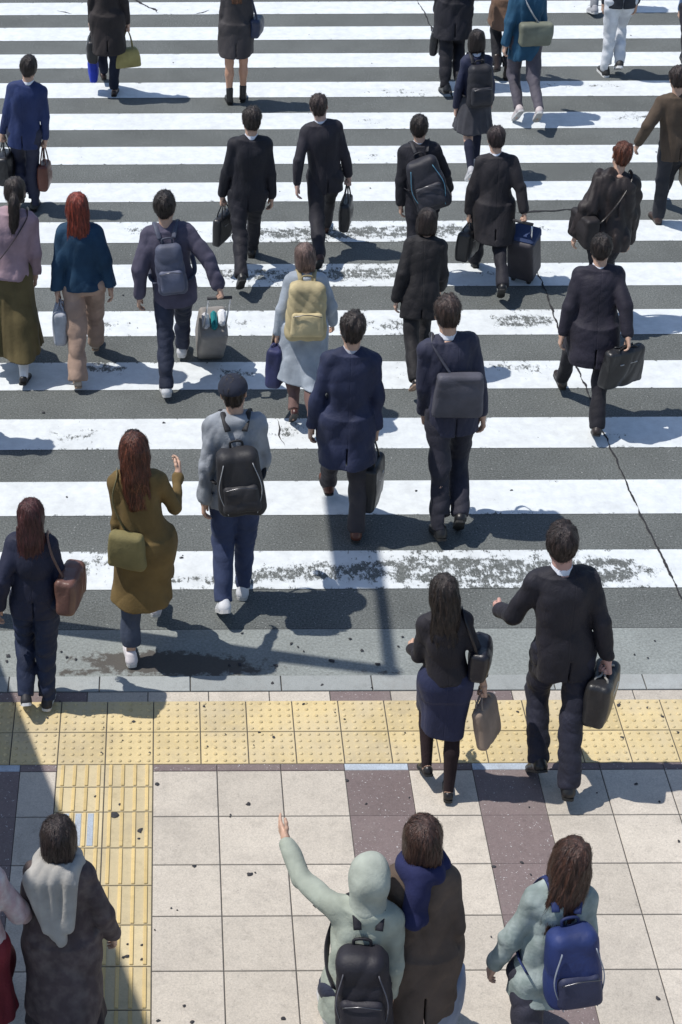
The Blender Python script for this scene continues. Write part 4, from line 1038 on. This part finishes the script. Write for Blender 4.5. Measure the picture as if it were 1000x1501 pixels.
p = person(dict(label='woman in a dark coat and navy trousers carrying shopping bags, top left', f=True, H=1.64, foot=('R', 169, 136), legs=('front', 'stand'), arms=((4, 10, 12), (2, 16, 6)), hands=('grip', 'grip'),
    hair=('long', HB), top=dict(k='coat', c=(.022, .017, .017), hem=-.36, flare=.04, name='coat'), bottom=dict(k='jeans', c=(.014, .018, .034), m='fabric'), shoes=('loafer', (.03, .015, .012))))
handbag(p, 'L', 'glossy black handbag in the left hand of the top left woman', w=.32, h=.25, drop=.10, seed=3)
handbag(p, 'L', 'bright blue shopping bag held low by the top left woman', w=.20, h=.30, d=.08, drop=.30, col=(.02, .045, .42), m='nylon', taper=1.05, hcol=(.5, .5, .55), seed=4, name='shopping_bag')
handbag(p, 'R', 'mustard yellow tote bag in the right hand of the top left woman', w=.32, h=.22, d=.10, drop=.20, col=(.30, .26, .10), m='nylon', taper=.7, seed=5, turn=15, name='tote_bag')

p = person(dict(label='woman with bare legs and black ankle boots in a short charcoal coat', f=True, H=1.62, foot=('L', 335, 148), legs=('stand', (8, 8, 0, 2)), arms=('hang', 'hang'), skin=(.48, .27, .18),
    hair=('long', (.14, .06, .03)), top=dict(k='coat', c=(.045, .04, .042), hem=-.30, flare=.03, name='coat'), bottom=dict(k='skirt', c=BLK, hem=-.27, flare=.02), shoes=('boot', (.014, .013, .014))))
shoulderbag(p, 'R', 'dark navy shoulder bag beside the bare-legged woman at the top', (.02, .03, .07), w=.26, h=.20, z=.02, yo=0)

p = person(dict(label='man in a long black coat beside the road crack at the top edge', H=1.76, foot=('L', 646, 132), legs=('back', 'lift'), arms=('hang', 'hang'), hands=('grip', 'relaxed'), lean=4,
    hair=('short', HB), top=SUIT(BLK, hem=-.30, name='coat'), bottom=TR(), shoes=DRESS))
handbag(p, 'L', 'flat black document bag held beside the road crack at the top edge', 'briefcase', 'briefcase', w=.38, h=.27, d=.08, drop=.10, seed=6, turn=75)

p = person(dict(label='person in a tan brown jacket and dark leggings beyond the schoolgirl', f=True, H=1.66, foot=('R', 742, 112), legs=('swing', 'stand'), arms=('hang', 'mid'),
    hair=('bob', HD), top=dict(k='coat', c=(.17, .10, .065), hem=-.26, name='jacket'), bottom=dict(k='jeans', c=CHAR), shoes=('boot', (.03, .02, .018))))

p = person(dict(label='schoolgirl in a navy blazer, pleated grey skirt and navy knee socks', f=True, foot=('L', 684, 276), head=(700, 44), legs=('toe', 'swing'), arms=((-6, 14, 12), (6, 10, 14)), tw=8, skin=(.55, .34, .25),
    hair=('bob', (.018, .012, .011)), top=dict(k='uniform', c=(.018, .022, .05), hem=-.13, vent=False, collar=(.6, .63, .72), name='blazer'), bottom=dict(k='skirt', c=(.06, .06, .07), hem=-.33, flare=.09, pleats=16, amp=.07, m='fabric'),
    socks=(('knee_sock', .20, 1, 0, 0, (.014, .017, .035), 'fabric'),), shoes=('sneaker', (.42, .42, .44))))
backpack(p, 'black school backpack with a white patch on the schoolgirl', (.022, .022, .028), w=.27, h=.42, d=.14, s0=.22, seed=3)
handbag(p, 'R', 'pink striped towel pouch hanging at the right hip of the schoolgirl', 'pouch', 'pouch', w=.20, h=.08, d=.05, drop=.06, col=(.30, .08, .16), m='fabric', seed=8, turn=20) if False else None

p = person(dict(label='person in a teal blue jacket and grey trousers with pale shoes, left foot lifted', f=True, H=1.68, foot=('R', 784, 190), legs=('lift', 'toe'), arms=((-10, 16, 12), (10, 12, 20)), lean=7, yaw=6,
    hair=('crop', (.5, .5, .55)), top=dict(k='knit', c=(.022, .075, .135), hem=-.24, ease=.015, m='fabric', fold=.012), bottom=dict(k='jeans', c=(.075, .068, .085)), shoes=('sneaker', (.50, .44, .44))))
shoulderbag(p, 'R', 'olive and grey patterned crossbody bag of the person in the teal jacket', (.16, .17, .13), w=.34, h=.24, d=.12, z=.07, yo=-.17, xo=.06, cross=True, m='nylon', turn=0, taper=1.05, strapc=(.4, .42, .44))

p = person(dict(label='person in white trousers and black and white shoes at the top edge', H=1.7, foot=('L', 884, 107), legs=('stand', 'swing'), arms=('hang', 'hang'),
    hair=('short', HB), top=dict(k='suit', c=(.025, .03, .04), hem=-.10), bottom=dict(k='trousers', c=(.62, .64, .67), m='fabric'), shoes=('sneaker', (.03, .03, .03), (.7, .7, .7))))
p = person(dict(label='person showing only grey shoes and trouser legs at the top edge', H=1.68, foot=('L', 863, 16), legs=('back', 'heel'), arms=('hang', 'hang'),
    hair=('short', HB), top=dict(k='knit', c=(.10, .11, .12), hem=-.12, m='fabric'), bottom=dict(k='jeans', c=(.25, .26, .28), m='fabric'), shoes=('sneaker', (.35, .35, .37))))
p = person(dict(label='person in a pale blue top and dark trousers at the upper right edge', f=True, H=1.62, foot=('L', 996, 118), legs=('back', 'front'), arms=('hang', 'mid'),
    hair=('bob', HB), top=dict(k='knit', c=(.12, .19, .32), hem=-.14, m='fabric'), bottom=dict(k='jeans', c=(.02, .02, .03)), shoes=('loafer', BLK)))
p = person(dict(label='person in an olive brown jacket and dark trousers at the right edge, left elbow out', foot=('L', 960, 322), head=(982, 98), legs=('stand', 'heel'), arms=((-24, 38, 50), (6, 12, 20)), lean=4,
    hair=('short', (.03, .02, .018)), top=dict(k='suit', c=(.085, .062, .045), hem=-.16, m='fabric', ease=.01), bottom=TR((.02, .022, .03)), shoes=('dress', (.05, .03, .025))))
handbag(p, 'R', 'beige canvas bag held by the person at the right edge in olive brown', w=.30, h=.30, d=.1, drop=.12, col=(.42, .36, .28), m='fabric', seed=9, name='tote_bag')

p = person(dict(label='man in a bright navy blue suit at the left edge carrying two bags', foot=('R', 52, 303), head=(42, 83), legs=('swing', 'stand'), arms=((2, 12, 6), (0, 12, 6)), hands=('grip', 'grip'), lean=2,
    hair=('short', HB), top=SUIT((.018, .032, .105)), bottom=TR((.02, .024, .05)), shoes=DRESS))
handbag(p, 'L', 'black leather bag in the left hand of the man in the blue suit', w=.34, h=.28, d=.12, drop=.14, seed=10, turn=80)
handbag(p, 'R', 'reddish brown leather tote in the right hand of the man in the blue suit', w=.26, h=.26, d=.09, drop=.18, col=(.11, .032, .02), seed=11, turn=80, name='tote_bag')

p = person(dict(label='woman with a black ponytail in a pink blouse and long olive skirt', f=True, foot=('R', 42, 549), head=(33, 260), legs=('heel', (-14, 8, -10, 2)), arms=((10, 12, 30), (4, 12, 20)), lean=5,
    hair=('ponytail', HB), top=dict(k='shirt', c=(.36, .255, .29), hem=-.02, ease=.02, m='fabric', fold=.010, name='blouse'), bottom=dict(k='skirt', c=(.125, .098, .045), hem=-.67, flare=.10, pleats=11, amp=.09, m='fabric'), socks=(('sock', .72, 1, 0, 0, (.72, .72, .74), 'fabric'),), shoes=('loafer', (.016, .014, .014))))
shoulderbag(p, 'L', 'dark crossbody bag of the woman in the pink blouse', (.05, .035, .035), w=.26, h=.2, d=.09, z=.02, yo=.0, xo=.25, cross=True, seed=12)
p = person(dict(label='woman with red hair in a teal blue blouse and beige wide trousers', f=True, foot=('L', 112, 556), head=(112, 284), legs=('back', 'front'), arms=((-8, 16, 10), (-6, 14, 10)), lean=4,
    hair=('long', (.15, .028, .016)), top=dict(k='shirt', c=(.018, .050, .095), hem=-.04, ease=.022, m='fabric', fold=.011, name='blouse'), bottom=dict(k='trousers', c=(.36, .255, .20), wide=.016, m='fabric', fold=.011), shoes=('pump', (.45, .36, .28), (.3, .22, .16))))
handbag(p, 'L', 'pale grey shopping bag in the left hand of the woman in teal', w=.28, h=.30, d=.10, drop=.06, col=(.42, .44, .48), m='fabric', seed=13, taper=1.0, name='shopping_bag')
p = person(dict(label='man in a grey-purple shirt and navy trousers pulling a suitcase', foot=('L', 240, 567), head=(238, 283), legs=('back', 'front'), arms=((-18, 22, 26), (-30, 34, 10)), hands=('relaxed', 'grip'), lean=4,
    hair=('short', HB), top=dict(k='shirt', c=(.075, .070, .105), hem=-.15, ease=.014, m='fabric'), bottom=TR((.022, .028, .052)), shoes=('sneaker', (.60, .61, .63))))
backpack(p, 'slate grey backpack on the man pulling the striped suitcase', (.085, .095, .14), w=.25, h=.44, d=.10, s0=.22, seed=4, m='nylon')
suitcase(p, 'R', 'grey and black striped suitcase with teal pouch on top, left of centre', (306, 512), (.26, .24, .22), w=.23, h=.50, d=.30, panel=(.03, .03, .033), stuff=[(-.07, -.02, .56, (.07, .14, .07), (.75, .76, .78)), (.0, .0, .56, (.05, .16, .08), (.02, .22, .24)), (.07, 0, .56, (.06, .14, .07), (.6, .6, .62))])

p = person(dict(label='tall man in a black suit with a slim briefcase at his left side', foot=('L', 351, 428), head=(370, 158), legs=('toe', 'front'), arms=((2, 13, 4), (0, 12, 10)), hands=('grip', 'relaxed'), lean=3,
    hair=('short', HB), top=SUIT(BLK), bottom=TR(), shoes=DRESS))
handbag(p, 'L', 'thin black briefcase beside the left leg of the tall suited man', 'briefcase', 'briefcase', w=.38, h=.27, d=.08, drop=.10, seed=14, turn=65)
p = person(dict(label='man in a charcoal suit with short brown hair holding a briefcase in his right hand', foot=('L', 464, 396), head=(458, 138), legs=('toe', 'heel'), arms=((-22, 20, 20), (4, 12, 6)), hands=('relaxed', 'grip'), lean=4, tilt=-4,
    hair=('crop', (.05, .035, .032)), top=SUIT((.024, .022, .03)), bottom=TR((.02, .019, .026)), shoes=('dress', (.05, .02, .014)), skin=(.56, .37, .30)))
handbag(p, 'R', 'black briefcase in the right hand of the charcoal-suited man with brown hair', 'briefcase', 'briefcase', w=.36, h=.27, d=.09, drop=.16, seed=15, turn=78)
p = person(dict(label='man in a black suit with a blue-trimmed rucksack hanging askew', foot=('L', 600, 413), head=(614, 170), legs=('back', 'lift'), arms=((-4, 12, 8), (10, 20, 24)), lean=9, tw=-8,
    hair=('short', HB), top=SUIT(BLK, ease=.008), bottom=TR(), shoes=DRESS))
backpack(p, 'black rucksack with pale blue trim hanging askew on a suited back', (.028, .028, .036), w=.33, h=.48, d=.17, s0=.17, xo=.06, tilt=-14, trim=(.12, .30, .42), seed=5)
p = person(dict(label='man in a long black coat pulling a blue suitcase', foot=('R', 733, 440), head=(729, 186), legs=('front', 'toe'), arms=((0, 14, 8), (-20, 20, 8)), hands=('grip', 'grip'), lean=10,
    hair=('short', (.03, .02, .02)), top=SUIT((.020, .018, .022), hem=-.32, ease=.012, flare=.03, name='coat'), bottom=TR(), shoes=DRESS))
handbag(p, 'L', 'boxy black bag in the left hand of the man with the blue suitcase', w=.32, h=.28, d=.12, drop=.08, seed=16, turn=60)
suitcase(p, 'R', 'dark suitcase with a bright blue lid, right of the middle', (768, 408), (.055, .05, .058), w=.25, h=.46, d=.24, panel=(.03, .03, .035), stuff=[(0, -.02, .47, (.25, .22, .10), (.035, .055, .125))])
p = person(dict(label='brown-haired person in a puffy black jacket, upper right', f=True, H=1.66, head=(918, 208), legs=('toe', 'swing'), arms=((-16, 24, 30), (4, 14, 10)), lean=12, side=5, tw=10, tilt=6,
    hair=('crop', (.11, .035, .018)), top=dict(k='knit', c=(.026, .020, .020), hem=-.14, ease=.034, m='nylon', fold=.015, name='puffer_jacket'), bottom=TR(), shoes=DRESS))
shoulderbag(p, 'L', 'black shoulder bag pressed to the left hip of the puffy black jacket', (.02, .017, .018), w=.36, h=.26, d=.12, z=.05, yo=-.08, xo=.24, m='nylon', cross=True, seed=17)

p = person(dict(label='man in a dark coat with a wide stride over the road crack, right side', foot=('R', 872, 633), head=(884, 345), legs=((30, 14, 4, 9), (-20, 10, -24, -3)), arms=((-6, 18, 14), (-30, 15, 16)), lean=14, yaw=-4,
    hair=('short', HB), top=SUIT((.018, .016, .027), hem=-.26, ease=.012, flare=.04, name='coat'), bottom=TR((.014, .013, .018)), shoes=('dress', (.03, .022, .02))))
handbag(p, 'R', 'black soft bag flying behind the striding man on the right', w=.38, h=.32, d=.10, drop=.02, seed=18, turn=30, fold=.012)
p = person(dict(label='person in a pale blue-grey coat with brown hair, left of the middle', f=True, foot=('R', 457, 640), head=(446, 358), legs=('lift', 'toe'), arms=((-2, 16, 12), (10, 22, 26)), hands=('grip', 'relaxed'), lean=8, tilt=-6,
    hair=('bob', (.15, .10, .085)), top=dict(k='coat', c=(.33, .37, .42), hem=-.44, flare=.08, m='fabric', ease=.015, fold=.010, name='coat'), bottom=dict(k='jeans', c=(.16, .10, .09), m='fabric'), shoes=('loafer', (.06, .022, .02))))
backpack(p, 'beige canvas backpack on the person in the pale coat', (.43, .36, .21), w=.33, h=.46, d=.17, s0=.24, m='fabric', seed=6)
handbag(p, 'L', 'navy and cream bag in the left hand of the person in the pale coat', w=.30, h=.34, d=.12, drop=.02, col=(.03, .035, .10), m='nylon', seed=19, turn=70, stuff=[(.05, .05, .16, (.5, .44, .34))])
p = person(dict(label='man in a long navy overcoat and brown shoes in the middle of the crossing', foot=('R', 522, 784), head=(519, 460), legs=('front', (-10, 4, -6, 2)), arms=((-4, 14, 12), (0, 10, 4)), hands=('relaxed', 'grip'), lean=5,
    hair=('short', HB), top=dict(k='coat', c=(.020, .026, .062), hem=-.30, flare=.03, ease=.004, collar=(.5, .5, .55), fold=.009, name='overcoat'), bottom=TR((.036, .032, .038)), shoes=('dress', (.10, .032, .018))))
handbag(p, 'R', 'glossy black bag with long handles beside the navy overcoat', w=.34, h=.36, d=.14, drop=.20, seed=20, turn=72)
p = person(dict(label='woman all in black with slip-on pumps, behind the man in grey-navy', f=True, foot=('L', 602, 585), head=(628, 345), legs=('toe', 'swing'), arms=((-10, 14, 20), (14, 14, 40)), lean=17,
    hair=('bob', (.024, .016, .014)), top=dict(k='coat', c=(.012, .011, .013), hem=-.24, ease=.02, name='coat'), bottom=TR((.013, .012, .014)), shoes=('pump', (.015, .013, .014), (.35, .24, .18))))
p = person(dict(label='man in a grey-navy suit with a pale collar, dark brown hair tilted right', foot=('L', 634, 774), head=(656, 436), legs=((-18, 6, -16, -4), 'lift'), arms=((4, 6, 20), (-6, 8, 10)), lean=7, tw=6,
    hair=('short', (.035, .022, .018)), top=SUIT((.028, .030, .055), ease=.006), bottom=TR((.022, .022, .034)), shoes=DRESS))
shoulderbag(p, 'R', 'grey satchel slung diagonally across the back of the grey-navy suit', (.075, .075, .095), w=.36, h=.34, d=.10, z=.16, yo=-.17, xo=.03, cross=True, m='nylon', turn=0, seed=21, name='satchel')
p = person(dict(label='young man in a grey hooded jacket, dark cap, blue jeans and white sneakers', foot=('R', 357, 864), head=(340, 552), legs=((-4, 34, -34, -1), 'stand'), arms=((-14, 10, 16), (16, 8, 36)), lean=8, tilt=-5,
    hair=('crop', HB), cap=(.022, .026, .042), top=dict(k='hoodie', c=(.27, .29, .32), hem=-.12, ease=.006, m='knit', fold=.011, name='hooded_jacket'), bottom=dict(k='jeans', c=(.040, .055, .115), m='fabric', wide=.006), shoes=('sneaker', (.62, .63, .66))))
backpack(p, 'black backpack low on the back of the young man in grey', (.024, .024, .028), w=.32, h=.46, d=.17, s0=.14, xo=.02, tilt=-5, trim=(.35, .36, .38), seed=7)

p = person(dict(label='woman with long auburn hair in a mustard brown coat and cropped jeans', f=True, foot=('L', 191, 963), head=(195, 636), legs=((-6, 4, -2, 2), 'front'), arms=((0, 6, 12), (16, 18, 105)), lean=3,
    hair=('long', (.085, .026, .014)), top=dict(k='coat', c=(.150, .102, .040), hem=-.42, flare=.02, ease=.004, m='fabric', fold=.010, vent=False, name='coat'), bottom=dict(k='cropped', c=(.055, .07, .11), m='fabric'), shoes=('sneaker', (.66, .62, .64))))
shoulderbag(p, 'L', 'olive yellow shoulder bag on the woman in the mustard coat', (.19, .165, .075), w=.25, h=.26, d=.09, z=.04, yo=-.15, xo=.11, m='fabric', seed=22, turn=15)
handbag(p, 'L', 'small white paper bag in the left hand of the auburn-haired woman', w=.22, h=.24, d=.07, drop=.06, col=(.62, .63, .68), m='fabric', seed=23, name='paper_bag')
p = person(dict(label='woman with dark red hair in a navy jacket and navy trousers, lower left', f=True, foot=('R', 72, 1030), head=(44, 742), legs=((4, 46, -38, -1), (-8, 4, -4, -3)), arms=((-20, 18, 24), (8, 12, 30)), lean=5,
    hair=('long', (.050, .016, .016)), top=dict(k='suit', c=(.015, .018, .040), hem=-.12, ease=.010, collar=None), bottom=dict(k='jeans', c=(.014, .022, .052), wide=.006), shoes=('sneaker', (.02, .02, .025), (.6, .6, .6))))
shoulderbag(p, 'R', 'reddish brown shoulder bag on the lower left woman in navy', (.14, .070, .055), w=.30, h=.25, d=.12, z=.10, yo=-.02, xo=.27, seed=24)

p = person(dict(label='woman with long dark hair in a navy skirt and black tights', f=True, foot=('R', 656, 1163), head=(652, 846), legs=('swing', (-10, 4, -6, -4)), arms=((10, 10, 60), (-6, 18, 12)), hands=('relaxed', 'grip'), lean=6,
    hair=('long', HB), top=dict(k='suit', c=(.017, .015, .020), hem=.02, vent=False), bottom=dict(k='skirt', c=(.018, .023, .062), hem=-.42, flare=-.012, amp=.015), socks=(('tights', -1, 1, 0, 0, (.020, .012, .014), 'fabric'),), shoes=('pump', (.012, .011, .012), (.02, .02, .02))))
handbag(p, 'R', 'tan paper shopping bag swinging from the hand of the woman in tights', w=.24, h=.28, d=.07, drop=.06, col=(.30, .23, .18), m='fabric', seed=25, turn=60, taper=1.0, name='shopping_bag', swing=-14)
shoulderbag(p, 'R', 'black shoulder bag tucked under the right arm of the woman in tights', BLK, w=.28, h=.20, d=.10, z=.16, yo=.0, xo=.235, seed=26)
p = person(dict(label='man in a black suit with his left hand raised, on the yellow tiles', foot=('R', 826, 1148), head=(820, 772), legs=((12, 50, -40, 0), (-17, 6, -14, -4)), arms=((16, 26, 52), (-10, 13, 8)), hands=('relaxed', 'grip'), lean=6,
    hair=('short', (.024, .016, .015)), top=SUIT((.016, .015, .022), ease=.004), bottom=TR((.017, .018, .032)), shoes=DRESS, skin=(.52, .30, .25)))
handbag(p, 'R', 'black leather bag with shiny handles held over the kerb on the right', w=.36, h=.30, d=.13, drop=.02, seed=27, turn=66, hcol=(.25, .24, .22))

p = person(dict(label='person in a light grey scarf and plum brown coat at the lower left corner', f=True, H=1.60, head=(84, 1204), legs=('heel', 'toe'), arms=((6, 10, 60), (0, 20, 24)), lean=5, yaw=-4,
    hair=('bob', (.022, .014, .013)), top=dict(k='coat', c=(.080, .060, .062), c2=(.13, .105, .10), hem=-.42, flare=.05, ease=.012, m='fabric', fold=.009, vent=False, name='coat'), bottom=dict(k='skirt', c=(.03, .022, .028), hem=-.62, flare=.08), shoes=('loafer', BLK)))
f = Fld(p['T']((-.34, -.32, .02)), p['T']((.34, .26, .62)), .009)
for q in range(10):
    a0, a1 = 2*PI*q/10, 2*PI*(q+1)/10; f.rc(p['T']((.085*math.cos(a0), .085*math.sin(a0)-.015, .54)), p['T']((.085*math.cos(a1), .085*math.sin(a1)-.015, .54)), .045, .045, .02)
for x0, x1, s1 in ((-.13, -.05, .20), (-.08, -.01, .16), (-.03, .02, .12), (.07, .055, .22)): f.rc(p['T']((x0, -.12, .50)), p['T']((x1, -.155, s1)), .045, .030, .03)
f.folds(.007, 77, (26, 20, 9)); emit(f, 'scarf', mat('fabric', (.36, .35, .33)), p['obj'], p)
p = person(dict(label='person in a pink and white top at the left edge of the pavement', f=True, H=1.60, head=(-52, 1215), legs=('stand', 'front'), arms=((0, 14, 20), (10, 22, 30)), lean=3,
    hair=('bob', HD), top=dict(k='shirt', c=(.50, .36, .37), c2=(.62, .56, .55), hem=-.05, ease=.02, m='fabric', name='blouse'), bottom=dict(k='skirt', c=(.16, .015, .025), hem=-.50, flare=.06), shoes=('loafer', BLK)))
p = person(dict(label='person in a pale sage green hooded coat stretching the left arm forward on the pavement', f=True, H=1.60, head=(545, 1262), side=4, legs=('heel', 'toe'), arms=((96, 40, 14), (-6, 10, 20)), hands=('open', 'relaxed'), lean=7, tw=-12,
    hair=(None, (.05, .03, .02)), top=dict(k='hoodie', c=(.33, .36, .305), hem=-.20, ease=.012, m='fabric', fold=.009), bottom=dict(k='jeans', c=(.03, .035, .06)), shoes=('sneaker', (.5, .5, .5))))
f = Fld((-.13, -.16, -.20), (.13, .13, .16), .008); f.ell((0, -.022, .025), (.104, .125, .118), k=.02); f.rc((0, -.03, -.05), (0, -.045, -.15), .085, .10, .05); f.cut((0, .045, .03), (0, .92, -.4)); f.cut((0, 0, -.17), (0, 0, -1)); f.folds(.006, 31, (20, 20, 20))
V, Q = f.mesh(); link('hood', new_mesh('hood', V, [Q], [mat('fabric', (.36, .39, .34))]), p['obj'], M4(p['Rh']*p['k'], p['hc']))
backpack(p, 'black backpack on the person in the pale sage green coat', (.018, .017, .024), w=.28, h=.46, d=.16, s0=.13, xo=.04, tilt=-8, seed=8, trim=(.12, .12, .14))
p = person(dict(label='person with brown hair, navy scarf and taupe brown coat close beside the sage green coat', f=True, H=1.72, head=(622, 1204), side=-3, legs=('toe', 'heel'), arms=((4, 5, 14), (-4, 8, 16)), lean=6,
    hair=('bob', (.045, .022, .016)), top=dict(k='coat', c=(.105, .078, .062), hem=-.30, ease=.006, flare=.02, m='fabric', fold=.009, name='coat'), bottom=dict(k='jeans', c=(.025, .025, .035)), shoes=('loafer', BLK)))
f = Fld(p['T']((-.19, -.22, .30)), p['T']((.19, .19, .62)), .009)
for q in range(10):
    a0, a1 = 2*PI*q/10, 2*PI*(q+1)/10; f.rc(p['T']((.085*math.cos(a0), .085*math.sin(a0)-.015, .545+.012*math.sin(3*a0))), p['T']((.085*math.cos(a1), .085*math.sin(a1)-.015, .545+.012*math.sin(3*a1))), .042, .042, .02)
f.rc(p['T']((-.03, -.10, .53)), p['T']((-.05, -.135, .33)), .055, .06, .03); f.folds(.009, 5, (30, 30, 14)); emit(f, 'scarf', mat('fabric', (.018, .022, .075)), p['obj'], p)
handbag(p, 'R', 'pale blue paper bag in the right hand of the person in the taupe coat', w=.24, h=.34, d=.10, drop=.06, col=(.30, .34, .43), m='fabric', seed=29, turn=70, taper=1.0, name='paper_bag')
p = person(dict(label='woman with dark brown hair in a mint green jacket at the bottom edge', f=True, H=1.63, head=(848, 1236), side=6, legs=('toe', 'heel'), arms=((4, 16, 16), (-8, 12, 16)), lean=9, tilt=7, tw=8,
    hair=('long', (.040, .018, .012)), top=dict(k='hoodie', c=(.225, .275, .265), c2=(.32, .37, .36), hem=-.15, ease=.010, m='fabric', fold=.009), bottom=TR((.03, .03, .045)), shoes=('sneaker', (.3, .3, .3))))
backpack(p, 'deep blue backpack with grey seams on the woman in mint green', (.020, .035, .13), w=.28, h=.44, d=.15, s0=.18, xo=.06, tilt=-12, seed=9, trim=(.25, .28, .34), col2=(.03, .035, .075))
p = person(dict(label='man in a grey jacket just outside the left edge', H=1.72, foot=('L', -112, 660), legs=('back', 'front'), arms=('hang', 'hang'),
    hair=('short', HB), top=SUIT((.06, .06, .07)), bottom=TR(CHAR), shoes=DRESS))
